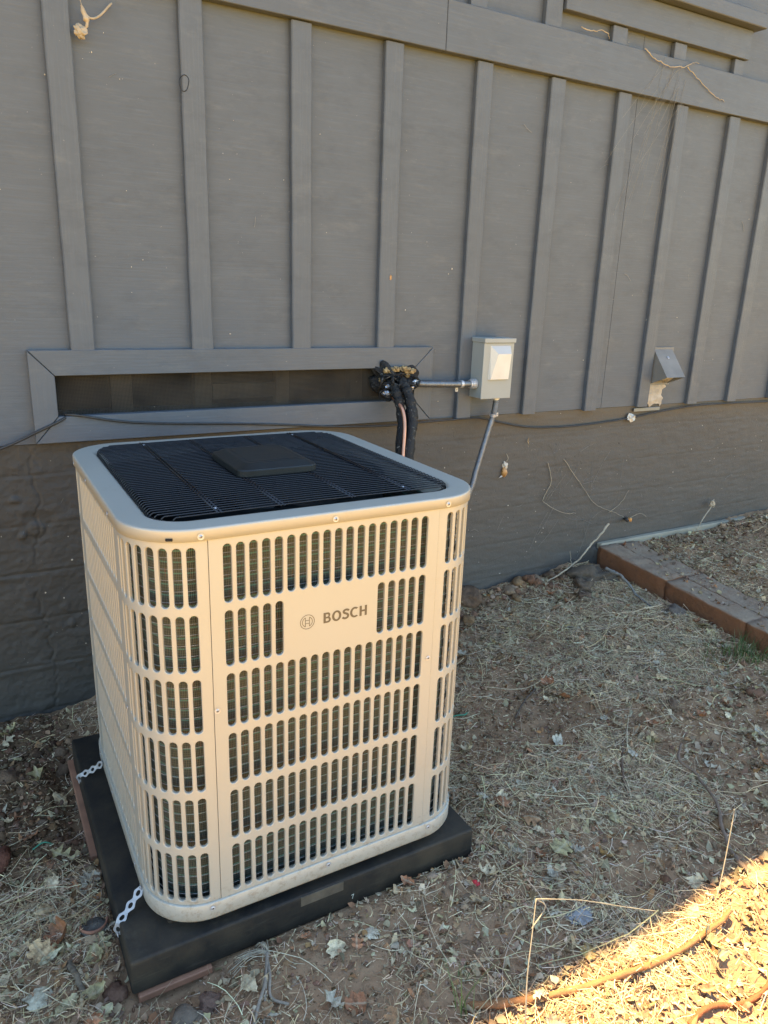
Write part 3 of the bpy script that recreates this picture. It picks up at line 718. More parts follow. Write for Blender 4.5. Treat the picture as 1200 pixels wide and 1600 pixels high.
Op = (ov(.40, .5, .40, .52, 0, 360, 28), [ov(.40, .5, .20, .34, 0, 360, 24)])
Cp = (ov(.42, .5, .42, .52, 48, 312, 22)+ov(.42, .5, .22, .34, 305, 55, 18), [])
Hp = ([(0, 0), (.2, 0), (.2, .41), (.46, .41), (.46, 0), (.66, 0), (.66, 1), (.46, 1), (.46, .59), (.2, .59), (.2, 1), (0, 1)], [])
def S_():
    P = [(.58, .80), (.45, .90), (.30, .915), (.17, .86), (.125, .74), (.19, .62), (.34, .54), (.47, .44), (.515, .28), (.45, .15), (.31, .085), (.15, .11), (.03, .22)]
    Q = spline([(a, 0, b) for a, b in P], 34); T = np.gradient(Q, axis=0); T /= np.linalg.norm(T, axis=1)[:, None]; wv = .098
    L1 = [(q[0]-t[2]*wv, q[2]+t[0]*wv) for q, t in zip(Q, T)]; L2 = [(q[0]+t[2]*wv, q[2]-t[0]*wv) for q, t in zip(Q, T)]
    return (L1+L2[::-1], [])
mv = lambda g_, dx: ([(a+dx, b) for a, b in g_[0]], [[(a+dx, b) for a, b in h_] for h_ in g_[1]])
YF = -.0016
gl, xo = [], 0
for g_, adv in ((Bp, .72), (Op, .88), (S_(), .68), (Cp, .84), (Hp, .66)): gl.append(mv(g_, xo)); xo += adv
strokes('lettering', gl, M_INK, U, -.019, .7112, .0965/xo, .0222, YF)
mb = MB(); ec = (-.0533, .7215)
def arcstrip(r0, r1, a0, a1, n=30):
    V = []
    for k in range(n+1):
        a = a0+(a1-a0)*k/n
        for r in (r0, r1): V.append((ec[0]+r*math.cos(a), YF, ec[1]+r*math.sin(a)))
    mb.add(V, [(2*k, 2*k+1, 2*k+3, 2*k+2) for k in range(n)])
def bar(x0, x1, z0, z1): mb.add([(ec[0]+x0, YF, ec[1]+z0), (ec[0]+x1, YF, ec[1]+z0), (ec[0]+x1, YF, ec[1]+z1), (ec[0]+x0, YF, ec[1]+z1)], [(0, 1, 2, 3)])
arcstrip(.0141, .0153, 0, 2*math.pi, 48)
for c0 in (0, math.pi): arcstrip(.0098, .0110, c0-1.12, c0+1.12)
for x0 in (-.0049, .0037):
    bar(x0, x0+.0012, -.0098, .0098)
for z0 in (-.0038, .0027): bar(-.0037, .0037, z0, z0+.0011)
mb.build('emblem', M_INK, U)
text('chalk_numeral', '7', .02, M_CHALK, pad, (.058, .018), .007, .0125, PADY0-.0006, .0001, .12)

# galvanised hold-down straps
def strap(p, label):
    P = spline(p, 60); L = np.concatenate([[0], np.cumsum(np.linalg.norm(np.diff(P, axis=0), axis=1))]); tot_ = L[-1]; nc = 4; cl = tot_/nc; V, F = [], []
    def pt(s, wdt, off=0.):
        s = min(max(s, 0), tot_); q_ = np.array([np.interp(s, L, P[:, k]) for k in range(3)]); T = np.array([np.interp(min(s+.002, tot_), L, P[:, k])-np.interp(max(s-.002, 0), L, P[:, k]) for k in range(3)]); T /= np.linalg.norm(T)
        side = np.cross(T, (-.42, -.62, .66)); side /= np.linalg.norm(side); nn = np.cross(side, T); return tuple(q_+side*wdt+nn*off)
    for c in range(nc):
        sc = (c+.5)*cl; n = 24; base = len(V)
        for lay in (-.0006, .0006):
            for k in range(n):
                a = 2*math.pi*k/n; m_ = max(abs(math.cos(a)), abs(math.sin(a))); s_ = sc+cl/2*math.cos(a)/m_; ww = math.sin(a)/m_
                half = .0072+.0026*math.cos(2*math.pi*(s_-sc)/cl)
                V.append(pt(s_, ww*half, lay))
            for k in range(n):
                a = 2*math.pi*k/n; V.append(pt(sc+.0062*math.cos(a), .0042*math.sin(a), lay))
        for k in range(n):
            k2 = (k+1) % n
            F += [(base+k, base+k2, base+n+k2, base+n+k), (base+2*n+k2, base+2*n+k, base+3*n+k, base+3*n+k2), (base+n+k, base+n+k2, base+3*n+k2, base+3*n+k), (base+k2, base+k, base+2*n+k, base+2*n+k2)]
    t_ = thing('hold_down_strap', p[-1], label, 'metal strap'); add('strap_band', mesh('strap_band', V, F, M_GALV, False), t_)
    screw(Vector(p[0])+Vector((-.002, 0, 0)), (-1, 0, 0), t_); screw(Vector(p[-1])+Vector((-.0015, 0, 0)), (-1, 0, 0), t_)
strap([(-.3755, .595, .125), (-.392, .61, .105), (-.418, .633, .0795), (-.4308, .642, .071), (-.4312, .648, .048)], 'perforated galvanised strap tying the rear left edge of the unit to the pad')
strap([(-.3755, .125, .121), (-.392, .118, .103), (-.418, .108, .0795), (-.4308, .104, .071), (-.4312, .100, .044)], 'perforated galvanised strap at the front left corner of the unit')

# ------------------------------------------------------------------ electrical disconnect
B = thing('disconnect_box', (1.21, 1.157, .95), 'small grey metal disconnect box with a sloping pull cover on the wall', 'electrical box')
bx0, bx1, by0, by1, bz0, bz1 = 1.141, 1.284, 1.08, 1.157, .952, 1.178
boxes('enclosure', [(bx0+.002, bx1-.002, by0+.003, by1, bz0, bz1-.002)], M_BOX, B, .002, 2)
boxes('front_cover', [(bx0, bx1, by0-.002, by0+.0025, bz0-.001, bz1-.016)], M_BOX, B, .001)
boxes('rain_lip', [(bx0-.002, bx1+.004, by0-.008, by1, bz1-.015, bz1+.002)], M_BOX, B, .0015)
boxes('hasp', [(bx1+.0015, bx1+.0045, by0+.004, by0+.010, bz1-.032, bz1-.0155)], M_BOX, B, .0005)
# pull cover: wedge that tapers upward with a sloped top
mb = MB(); a0, a1, z0_, z1_ = 1.174, 1.262, 1.026, 1.152; yb_ = by0-.002; f = by0-.014
V = [(a0-.006, yb_, z0_-.002), (a1+.003, yb_, z0_-.002), (a1+.004, yb_, z1_), (a0-.002, yb_, z1_), (a0, f+.002, z0_), (a1-.002, f+.002, z0_), (a1-.002, f-.006, z1_-.03), (a0+.024, f-.006, z1_-.03)]
mb.add(V, [(0, 1, 5, 4), (1, 2, 6, 5), (2, 3, 7, 6), (3, 0, 4, 7)]); mb.build('pull_cover_side', M_BOXF, B)
mb = MB().add(V[4:], [(0, 1, 2, 3)]); mb.build('pull_cover', simple('cream_cover', (.66, .62, .55), .4, 0, .05, 20, .1, 100), B)
def corr(P, r, amp, pitch_, m, name, parent, seg=12):
    P0 = spline(P, 60); L = np.concatenate([[0], np.cumsum(np.linalg.norm(np.diff(P0, axis=0), axis=1))]); n = int(L[-1]/pitch_*5)
    s = np.linspace(0, L[-1], n); Q = np.stack([np.interp(s, L, P0[:, k]) for k in range(3)], 1)
    return tubeobj(name, Q, r+amp*np.sin(s*2*math.pi/pitch_), m, parent, seg)
Cn = thing('flexible_conduit', (.87, 1.11, 1.01), 'short horizontal ribbed steel conduit running from the vent to the left of the grey box', 'conduit')
corr([(.845, 1.118, 1.018), (.90, 1.117, 1.013), (1.02, 1.117, 1.008), (1.125, 1.117, 1.006)], .0118, .0015, .0068, M_FLEX, 'tube', Cn)
tubeobj('connector', [(1.112, 1.117, 1.006), (1.120, 1.117, 1.006), (1.1205, 1.117, 1.006), (1.1405, 1.117, 1.006)], [.0165, .0165, .0195, .0195], M_ZINC, Cn, 20, False)
tubeobj('strap_loop', [(1.068, 1.117, 1.0072), (1.080, 1.117, 1.0070)], .0142, M_ZINC, Cn, 16, False)
boxes('strap_tab', [(1.062, 1.076, 1.138, 1.141, .974, .996)], M_GALV, Cn, .001); screw((1.068, 1.1375, .983), (0, -1, 0), Cn)
Cn = thing('flexible_conduit', (1.235, 1.1, .9), 'ribbed steel conduit dropping from under the grey box and passing behind the unit', 'conduit')
corr([(1.238, 1.112, .955), (1.243, 1.114, .93), (1.243, 1.124, .875), (1.208, 1.098, .833), (1.165, 1.063, .785), (1.120, 1.026, .737), (1.075, .989, .69), (1.027, .95, .636), (.87, .86, .48), (.60, .80, .35), (.40, .775, .30)], .0105, .0016, .0066, M_FLEX, 'tube', Cn)
tubeobj('connector', [(1.238, 1.112, .957), (1.240, 1.112, .942)], .0155, M_ZINC, Cn, 16, False)
tubeobj('strap_loop', [(1.243, 1.123, .884), (1.243, 1.125, .873)], .0135, M_ZINC, Cn, 16, False)
boxes('strap_tab', [(1.255, 1.280, 1.137, 1.14, .868, .885)], M_GALV, Cn, .001); screw((1.272, 1.1365, .877), (0, -1, 0), Cn)

# ------------------------------------------------------------------ refrigerant lines and the sealed hole
Lr = thing('refrigerant_lines', (.78, 1.15, 1.0), 'black wrapped refrigerant pipes with a bare copper tube curving down from the vent', 'pipes')
def wrap(P, r, name='insulated_pipe', m=M_TAR):
    Q = spline(P, 90); rr = r*(1+.07*np.sin(np.arange(90)*.7+2*np.sin(np.arange(90)*.23))+.07*rng.standard_normal(90)); return tubeobj(name, Q, rr, m, Lr, 14)
wrap([(.80, 1.22, 1.03), (.80, 1.12, 1.03), (.805, 1.06, .98), (.800, 1.02, .90), (.766, .98, .80), (.731, .94, .68), (.66, .88, .5), (.45, .79, .34)], .0205)
wrap([(.77, 1.22, 1.02), (.765, 1.12, 1.02), (.768, 1.07, .97), (.768, 1.04, .90), (.742, 1.0, .80), (.71, .95, .68), (.62, .88, .5), (.42, .79, .34)], .017)
tubeobj('copper_tube', spline([(.77, 1.13, .975), (.763, 1.06, .957), (.764, 1.025, .93), (.758, 1.0, .88), (.738, .97, .79), (.71, .93, .68), (.60, .86, .5), (.40, .785, .34)], 40), .0064, M_COPPER, Lr, 10)
def lump(c, r, sc, name, m, parent, seed=0, amp=.35, sub=4, smooth=True):
    bm = bmesh.new(); bmesh.ops.create_icosphere(bm, subdivisions=sub, radius=1)
    for v in bm.verts:
        p = v.co; n_ = fbm(np.array([p.x*1.3+p.z*.7+seed*3.1]), np.array([p.y*1.3-p.z*1.1+seed*1.7]), 1.6, 4, seed)[0]
        v.co = Vector((c[0]+p.x*r*sc[0]*(1+amp*n_*2), c[1]+p.y*r*sc[1]*(1+amp*n_*2), c[2]+p.z*r*sc[2]*(1+amp*n_*2)))
    me = bpy.data.meshes.new(name); bm.to_mesh(me); bm.free()
    if smooth: me.polygons.foreach_set('use_smooth', [True]*len(me.polygons))
    me.materials.append(m); return add(name, me, parent)
lump((.80, 1.17, 1.025), .06, (1.25, .5, .85), 'sealing_wrap', M_TAR, Lr, 3, .6, 5)
for k in range(12):   # loose twisted strips of wrap
    a = random.uniform(0, 6.28); c = np.array((.785+random.uniform(-.05, .06), 1.125+random.uniform(-.02, .02), 1.015+random.uniform(-.035, .045)))
    P = [c+np.array((.038*math.cos(a+t)*random.uniform(.6, 1.1), -.014*math.sin(2*t)-.01, .024*math.sin(a+t))) for t in np.linspace(0, random.uniform(2, 5), 6)]
    tubeobj('wrap_strip', spline(P, 24), .0052*(1+.25*rng.standard_normal(24)), M_TAR, Lr, 8, True, .5)
for x, z, r in ((.772, 1.062, .012), (.79, 1.066, .012), (.838, 1.064, .012), (.825, 1.068, .012), (.735, 1.03, .009), (.752, 1.062, .011), (.862, 1.058, .01), (.845, 1.045, .009)):
    lump((x, 1.135, z), r, (1.2, .8, .85), 'spray_foam', M_FOAM, Lr, int(x*100), .55, 3)
for x, z, r in ((.745, .985, .01), (.80, .99, .008), (.85, 1.0, .008), (.755, 1.01, .009), (.86, 1.025, .007), (.825, 1.01, .007)):
    lump((x, 1.108, z), r, (1.4, .5, .7), 'foil_tape', M_FOIL, Lr, int(x*90), .7, 2, False)
tubeobj('conduit_tape', spline([(.825, 1.125, 1.022), (.845, 1.12, 1.019), (.87, 1.118, 1.015)], 20), .0145*(1+.12*rng.standard_normal(20)), M_TAR, Lr, 10)

# ------------------------------------------------------------------ cables
tag(tubeobj('cable', spline([(-1.3, 1.15, .66), (-.75, 1.148, .79), (-.511, 1.150, .866), (-.405, 1.151, .911), (-.345, 1.151, .938), (-.315, 1.170, .952)], 50), .0042, M_CABLE, None, 8), 'black cable rising along the wall to the left end of the vent', 'cable')
tag(tubeobj('cable', spline([(-.33, 1.172, .953), (-.29, 1.151, .951), (-.18, 1.151, .928), (-.051, 1.151, .914), (.269, 1.151, .893), (.55, 1.151, .868), (.77, 1.152, .858), (.93, 1.152, .862), (1.058, 1.156, .863), (1.20, 1.160, .862), (1.313, 1.166, .838), (1.486, 1.17, .806), (1.741, 1.17, .797), (2.053, 1.17, .812), (2.3, 1.166, .838), (2.574, 1.165, .853), (3.08, 1.165, .848), (3.8, 1.165, .84)], 160), .0038, M_CABLE, None, 8), 'long black cable drooping along the top of the foundation', 'cable')
# ------------------------------------------------------------------ dryer vent hood
Hd = thing('vent_hood', (2.22, 1.18, 1.0), 'grey painted wedge shaped dryer vent hood on the siding', 'vent hood')
hx0, hx1 = 2.172, 2.292
boxes('back_plate', [(hx0-.012, hx1+.012, 1.172, YS-.0005, .96, 1.132)], M_HOOD, Hd, .001)
V = [(hx0, 1.1715, 1.122), (hx1, 1.1715, 1.122), (hx1+.0, 1.078, 1.005), (hx0-.0, 1.078, 1.005), (hx0, 1.1715, .966), (hx1, 1.1715, .966)]
t_ = .002
Vi = [(hx0+t_, 1.1715, 1.118), (hx1-t_, 1.1715, 1.118), (hx1-t_, 1.082, 1.005), (hx0+t_, 1.082, 1.005), (hx0+t_, 1.1715, .966), (hx1-t_, 1.1715, .966)]
mb = MB().add(V+Vi, [(0, 3, 2, 1), (0, 4, 3), (1, 2, 5), (6, 7, 8, 9), (6, 9, 10), (7, 11, 8), (3, 9, 8, 2), (3, 4, 10, 9), (2, 8, 11, 5)]); mb.build('hood', M_HOOD, Hd)
screw((2.235, 1.140, 1.088), (0, -.78, .62), Hd)
tubeobj('duct', [(2.232, 1.172, 1.045), (2.232, 1.120, 1.0)], .035, M_LINT, Hd, 20)
# lint stuck to the wall underneath and a scrap of foil
bm = bmesh.new(); n = 22; gr = []
for j in range(n):
    row = []
    for i_ in range(n):
        u, v = i_/(n-1), j/(n-1); edge = min(u, 1-u, v*.8+.1, 1-v)*4; th = .010*min(1, max(edge, 0))*(1+.9*vn(np.array([u*9]), np.array([v*9]), 8)[0])+.0
        xx = 2.162+u*.125+(u-.5)*.05*vn(np.array([v*9]), np.array([(u > .5)*7.]), 4)[0]-.014*(1-v); row.append(bm.verts.new((xx, 1.1795-th, .868+v*.108+(1-v)*.03*vn(np.array([u*8]), np.array([3.]), 6)[0])))
    gr.append(row)
for j in range(n-1):
    for i_ in range(n-1): bm.faces.new((gr[j][i_], gr[j][i_+1], gr[j+1][i_+1], gr[j+1][i_]))
me = bpy.data.meshes.new('lint_patch'); bm.to_mesh(me); bm.free(); me.polygons.foreach_set('use_smooth', [True]*len(me.polygons)); me.materials.append(M_LINT)
tag(add('lint_patch', me), 'patch of cream coloured dryer lint stuck on the siding below the hood', 'lint')
tag(lump((2.075, 1.166, .815), .016, (1.3, .35, 1.), 'foil_scrap', simple('dull_foil', (.4, .39, .36), .45, .4, .3, 60, .6, 60), None, 5, .6, 2, False), 'crumpled silver foil scrap caught on the cable under the vent hood', 'foil')
tag(boxes('foil_strip', [(2.09, 2.26, 1.168, 1.172, .842, .858)], simple('blue_grey_tape', (.16, .2, .24), .35, .4), None, .001), 'blue grey strip of tape along the wall base under the vent hood', 'tape')

# ------------------------------------------------------------------ brick kerb
K = thing('brick_kerb', (2.06, .3, .1), 'low double row of old bricks edging the dirt, running out from the wall', 'kerb')
def brickobj(x0, x1, y0, y1, zt, parent):
    sl0 = float(kerb_z(y0)-kerb_z((y0+y1)/2))/((y1-y0)/2)*-1
    bm = bmesh.new(); bmbox(bm, x0, x1, y0, y1, zt-.105, zt, .0); bmesh.ops.subdivide_edges(bm, edges=bm.edges, cuts=15, use_grid_fill=True)
    for v in bm.verts:
        p = v.co; e = sum((abs(p.x-x0) < 1e-4 or abs(p.x-x1) < 1e-4, abs(p.y-y0) < 1e-4 or abs(p.y-y1) < 1e-4, abs(p.z-zt) < 1e-4))
        n_ = vn(np.array([p.x*60+p.z*31]), np.array([p.y*60-p.z*17]), 3)[0]; k_ = (.0005 if e < 2 else .0028*(.9+2.2*n_))
        n2 = vn(np.array([p.x*22+p.z*13+zt*99]), np.array([p.y*22-p.z*9]), 13)[0]; k_ = k_*(1+2.5*max(n2, 0)); v.co = p+Vector((.006*n2, 0, .006*n2 if p.z > zt-.02 else 0))+Vector((np.sign((x0+x1)/2-p.x)*k_*(e > 1)+.003*n_, np.sign((y0+y1)/2-p.y)*k_*.5*(e > 1), -(k_ if e > 1 and p.z > zt-.01 else 0)+.003*n_))
    for v in bm.verts: v.co.z += sl0*(v.co.y-(y0+y1)/2)
    me = bpy.data.meshes.new('brick'); bm.to_mesh(me); bm.free(); me.polygons.foreach_set('use_smooth', [True]*len(me.polygons)); me.materials.append(M_BRICK); return add('brick', me, parent)
yk = 1.148; k = 0
while yk > -1.6:
    L_ = .392+random.uniform(-.003, .003); zt = float(kerb_z(yk-.1))+random.uniform(-.002, .002)
    brickobj(1.948, 2.0665, yk-L_, yk-.0012, zt, K)
    brickobj(2.068, 2.185, yk-L_, yk-.0012, zt+random.uniform(-.005, .003), K); yk -= L_; k += 1
#@@LITTER
# ------------------------------------------------------------------ litter
def blocked(x, y, m=0.0):
    pad_ = (np.abs(x+.018) < .412+m) & (np.abs(y-.407) < .418+m)
    kb = (np.abs(x-2.066) < .125) & (y > -1.6)
    return pad_ | kb | (y > 1.172-.03*(x > 1.95))
def scatter(n, dens, x0=-.95, x1=3.25, y0=-.92, y1=1.165):
    xs, ys = [], []; tot_ = 0
    while tot_ < n:
        x = rng.uniform(x0, x1, n); y = rng.uniform(y0, y1, n)
        ok = (rng.random(n) < dens(x, y)) & ~blocked(x, y); xs.append(x[ok]); ys.append(y[ok]); tot_ += ok.sum()
    return np.concatenate(xs)[:n], np.concatenate(ys)[:n]
def cols(n, palette, var=.18):
    p = np.array(palette)[rng.integers(0, len(palette), n)]; return np.clip(p*(1+var*rng.standard_normal((n, 1)))*(1+.05*rng.standard_normal((n, 3))), .01, .95)
def setcol(me, c):
    a = me.color_attributes.new('Col', 'FLOAT_COLOR', 'POINT'); v = np.ones((len(c), 4), np.float32); v[:, :3] = c; a.data.foreach_set('color', v.ravel())
def bigmesh(name, V, F, c, m, label, smooth=False, parent=None, kind='stuff'):
    me = bpy.data.meshes.new(name); me.vertices.add(len(V)); me.vertices.foreach_set('co', V.astype(np.float32).ravel()); fillfaces(me, F.astype(np.int32)); setcol(me, c); me.materials.append(m)
    if smooth: me.polygons.foreach_set('use_smooth', np.ones(len(F), bool))
    return tag(add(name, me, parent), label, kind=kind)
STRAWC = [(.86, .62, .35), (.76, .54, .30), (.88, .69, .44), (.60, .41, .23), (.70, .54, .34), (.42, .27, .15), (.82, .65, .44), (.50, .33, .19)]
def straws(name, n, L0, L1, w0, w1, seg, dens, label, lift=.010, pal=STRAWC, tiltmax=.22, curl=1.2):
    x, y = scatter(n, dens); L = L0+(L1-L0)*rng.random(n)**2; wd = rng.uniform(w0, w1, n); th = rng.uniform(0, 2*np.pi, n); ca = rng.normal(0, curl, n)
    t = np.linspace(-.5, .5, seg+1); PX = np.zeros((n, seg+1)); PY = PX.copy(); cx_, cy_ = x.copy(), y.copy(); PX[:, 0] = x; PY[:, 0] = y; ang = th.copy()
    for k in range(seg):
        ang = th+ca*(k/seg-.5); PX[:, k+1] = PX[:, k]+np.cos(ang)*L/seg; PY[:, k+1] = PY[:, k]+np.sin(ang)*L/seg
    ok = ~(blocked(PX, PY, .002).any(1)); PX, PY, L, wd, th, ca = PX[ok], PY[ok], L[ok], wd[ok], th[ok], ca[ok]; n = len(PX)
    base = gz(PX, PY); hi = base.max(1, keepdims=True); tilt = rng.normal(0, tiltmax, (n, 1))*L[:, None]*t[None]
    PZ = .55*base+.45*hi+.0015+rng.random((n, 1))*lift+np.abs(tilt)*.6+tilt*.4; PZ = np.maximum(PZ, base+.0006)
    ang = th[:, None]+ca[:, None]*np.linspace(-.5, .5, seg+1)[None]; nxv, nyv = -np.sin(ang), np.cos(ang)
    tw = rng.uniform(-.9, .9, (n, 1)); wv = wd[:, None]/2*np.linspace(1, .45, seg+1)[None]
    A = np.stack([PX+nxv*wv*np.cos(tw), PY+nyv*wv*np.cos(tw), PZ+wv*np.sin(tw)], -1); Bv = np.stack([PX-nxv*wv*np.cos(tw), PY-nyv*wv*np.cos(tw), PZ-wv*np.sin(tw)], -1)
    Cv = np.stack([PX, PY, PZ+wv*.8], -1)
    V = np.stack([A, Cv, Bv], 2).reshape(-1, 3); o = (np.arange(n)[:, None]*(seg+1)*3+np.arange(seg)[None]*3).ravel()
    F = np.concatenate([np.stack([o, o+1, o+4, o+3], 1), np.stack([o+1, o+2, o+5, o+4], 1)]); c = np.repeat(cols(n, pal), (seg+1)*3, 0)
    return bigmesh(name, V, F, c, M_STRAW, label)
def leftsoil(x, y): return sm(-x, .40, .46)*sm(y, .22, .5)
def dstraw(x, y):
    c = np.clip(.42+1.9*fbm(x, y, 3.2, 4, 90, .6), .05, 1); d_ = c*(1-.93*bare(x, y))*(1-.9*leftsoil(x, y))
    wallz = sm(y, .98, 1.12); return d_*(1-.8*wallz*(x < 2))*np.where((x < .5) & (y < .2), .55, 1.)*np.where(y < -.33, 1., .8)
straws('dry_straw', 32000, .02, .13, .0008, .0021, 5, dstraw, 'tangle of dry straw lying over the dirt')
straws('straw_chaff', 125000, .006, .026, .0009, .0026, 1, lambda x, y: np.clip(dstraw(x, y)+.12, 0, 1), 'short broken bits of dry grass over the dirt', .006, STRAWC+[(.25, .18, .12), (.2, .14, .1)], .3)
straws('long_straw', 700, .14, .34, .0013, .0026, 10, lambda x, y: dstraw(x, y)*(1-.5*(y > .8)), 'long dry grass stems lying across the litter', .016, STRAWC[:3]+[(.5, .42, .24)], .08, .8)
# small crumpled leaf fragments
def fragments(n):
    x, y = scatter(n, lambda x, y: np.clip(.25+.75*dstraw(x, y), 0, 1)*(1-.7*bare(x, y))*(1-.55*leftsoil(x, y)))
    ekx = rng.uniform(1.968, 2.17, 900); eky = rng.uniform(-.6, 1.13, 900); okk = rng.random(900) < np.clip(.35+1.2*fbm(ekx, eky, 9, 2, 300)+.5*sm(ekx, 2.1, 2.17), 0, 1); x = np.concatenate([x, ekx[okk]]); y = np.concatenate([y, eky[okk]]); n = len(x); onk = np.abs(x-2.066) < .122; gz = lambda a, b: np.where(onk if a.ndim == 1 else onk[:, None], kerb_z(b)+.003, globals()['gz'](a, b)); k = 7; r = .003+.0105*rng.random(n)**1.9
    el = rng.uniform(.35, 1, n); th = rng.uniform(0, 6.28, n); z = gz(x, y)+.002+rng.random(n)*.007; ax, ay = rng.normal(0, .45, (2, n)); cu = rng.normal(0, .5, n)
    a = np.linspace(0, 2*np.pi, k, endpoint=False)[None]+rng.normal(0, .18, (n, k)); rr = r[:, None]*rng.uniform(.55, 1.15, (n, k))
    lx, ly = rr*np.cos(a), rr*np.sin(a)*el[:, None]; px = lx*np.cos(th)[:, None]-ly*np.sin(th)[:, None]; py = lx*np.sin(th)[:, None]+ly*np.cos(th)[:, None]
    pz = px*ax[:, None]+py*ay[:, None]+cu[:, None]*rr**2/r[:, None]*np.cos(2*a)
    gzv = gz(x[:, None]+px, y[:, None]+py); zz = np.maximum(z[:, None]+pz, gzv+.0008)
    V = np.concatenate([np.stack([x, y, z+.001], -1)[:, None], np.stack([x[:, None]+px, y[:, None]+py, zz], -1)], 1).reshape(-1, 3)
    o = np.arange(n)[:, None]*(k+1); j = np.arange(k)[None]; F = np.stack([(o+0*j), o+1+j, o+1+(j+1) % k], -1).reshape(-1, 3)
    pal = [(.40, .26, .15), (.48, .37, .23), (.58, .46, .30), (.32, .17, .09), (.42, .21, .10), (.22, .14, .09), (.52, .38, .22), (.42, .34, .20), (.28, .17, .10)]
    bigmesh('leaf_litter', V, F, np.repeat(cols(n, pal), k+1, 0), M_BITS, 'crushed bits of dead leaves mixed with the straw')
fragments(44000)
# clods and gravel
def icos(sub):
    bm = bmesh.new(); bmesh.ops.create_icosphere(bm, subdivisions=sub, radius=1); bm.verts.ensure_lookup_table()
    V = np.array([v.co for v in bm.verts]); F = np.array([[v.index for v in f.verts] for f in bm.faces]); bm.free(); return V, F
def clods(name, n, r0, r1, dens, label, sub=1, p=3.):
    V0, F0 = icos(sub); x, y = scatter(n, dens); r = r0+(r1-r0)*rng.random(n)**p; k = len(V0)
    D_ = V0[None]*(1+.28*rng.standard_normal((n, k, 1)))*rng.uniform(.65, 1.2, (n, 1, 3))*r[:, None, None]; th = rng.uniform(0, 6.28, n)
    px = D_[..., 0]*np.cos(th)[:, None]-D_[..., 1]*np.sin(th)[:, None]; py = D_[..., 0]*np.sin(th)[:, None]+D_[..., 1]*np.cos(th)[:, None]
    V = np.stack([x[:, None]+px, y[:, None]+py, (gz(x, y)+r*.25)[:, None]+D_[..., 2]*.75], -1).reshape(-1, 3)
    F = (F0[None]+np.arange(n)[:, None, None]*k).reshape(-1, 3)
    pal = [(.25, .15, .085), (.33, .20, .125), (.18, .105, .06), (.38, .26, .165), (.30, .165, .095)]
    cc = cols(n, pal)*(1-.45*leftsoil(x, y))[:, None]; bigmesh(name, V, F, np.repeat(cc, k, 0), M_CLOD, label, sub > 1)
dcl = lambda x, y: np.clip(.22+.9*leftsoil(x, y)+.8*sm(y, .93, 1.12)*(x > .3)+.35*bare(x, y), 0, 1)
clods('gravel', 20000, .0012, .008, dcl, 'fine crumbs of soil and grit')
clods('soil_crumbs', 1500, .006, .014, lambda x, y: np.clip(leftsoil(x, y)*.8+sm(y, .95, 1.12)*(x > .3)*.9+.03, 0, 1), 'knobbly lumps of dry soil', 2, 2.)

# leaves that can be picked out one by one
def leafmesh(kind, L, Wd, curl, seed):
    rs = np.random.default_rng(seed); n = 14; V, F = [], []; half = []
    for k in range(n+1):
        t = k/n; s = math.sin(math.pi*t**.85)
        if kind == 'oval': wv = s**.8
        elif kind == 'oak': wv = s**.7*(.62+.38*math.cos(t*6*math.pi+1.))
        elif kind == 'maple': wv = s**.5*(.55+.55*abs(math.sin(t*2.5*math.pi+.4)))*(1.25-t*.5)
        elif kind == 'holly': wv = s**.7*(.8+.25*(k % 2))
        elif kind == 'narrow': wv = s*.5
        half.append(max(wv, .02)*Wd/2)
    m_ = 3; cols_ = 2*m_+1
    for k in range(n+1):
        yv = (k/n-.5)*L; bend = curl*(yv/L)**2*L*1.6
        for j in range(-m_, m_+1):
            f = j/m_; ed = (1+.16*rs.standard_normal() if abs(j) == m_ else 1)
            xv = half[k]*f*ed; z = bend+abs(f)**1.4*half[k]*curl*.9+.0012*rs.standard_normal()+ .0022*math.sin(k*1.6)*abs(f)
            V.append((xv, yv+.18*half[k]*abs(f), z))
    for k in range(n):
        for j in range(cols_-1): a = k*cols_+j; F.append((a, a+1, a+cols_+1, a+cols_))
    st = len(V); V += [(-.0007, -L/2, .0), (.0007, -L/2, .0), (.0012, -L/2-L*.28, .003), (0, -L/2-L*.28, .003)]; F.append((st, st+1, st+2, st+3))
    zmin = min(v[2] for v in V); V = [(a, b, c-zmin) for a, b, c in V]
    return mesh('leaf', V, F, M_LEAF, True)
LK = {}
sd = 0
for kind in ('oval', 'oak', 'maple', 'holly', 'narrow'):
    LK[kind] = []
    for cu in (-.35, .12, .3, .55, .9):
        sd += 1; LK[kind].append(leafmesh(kind, .045, {'oval': .026, 'oak': .034, 'maple': .046, 'holly': .026, 'narrow': .02}[kind], cu, sd))
def gnorm(x, y, e=.02):
    a = float(gz(x+e, y)-gz(x-e, y))/(2*e); b = float(gz(x, y+e)-gz(x, y-e))/(2*e); return a, b
LC = {'tan': (.60, .41, .22), 'pale grey': (.58, .50, .37), 'brown': (.33, .18, .09), 'reddish brown': (.44, .18, .085), 'olive': (.46, .38, .19), 'cream': (.74, .58, .36)}
def put_leaf(x, y, kind, cu, scale, rot, color, label, group=None, tilt=(0, 0), up_=0.):
    if group is None: color = tuple(min(.85, 1.15*c*k_) for c, k_ in zip(color, (1.1, 1., .85)))
    a, b = gnorm(x, y); o = add('leaf', LK[kind][cu], None, (x, y, float(gz(x, y))+.002+up_), (tilt[0]+b*.7, tilt[1]-a*.7, rot), color); o.scale = (scale,)*3
    return tag(o, label, 'leaf', group)
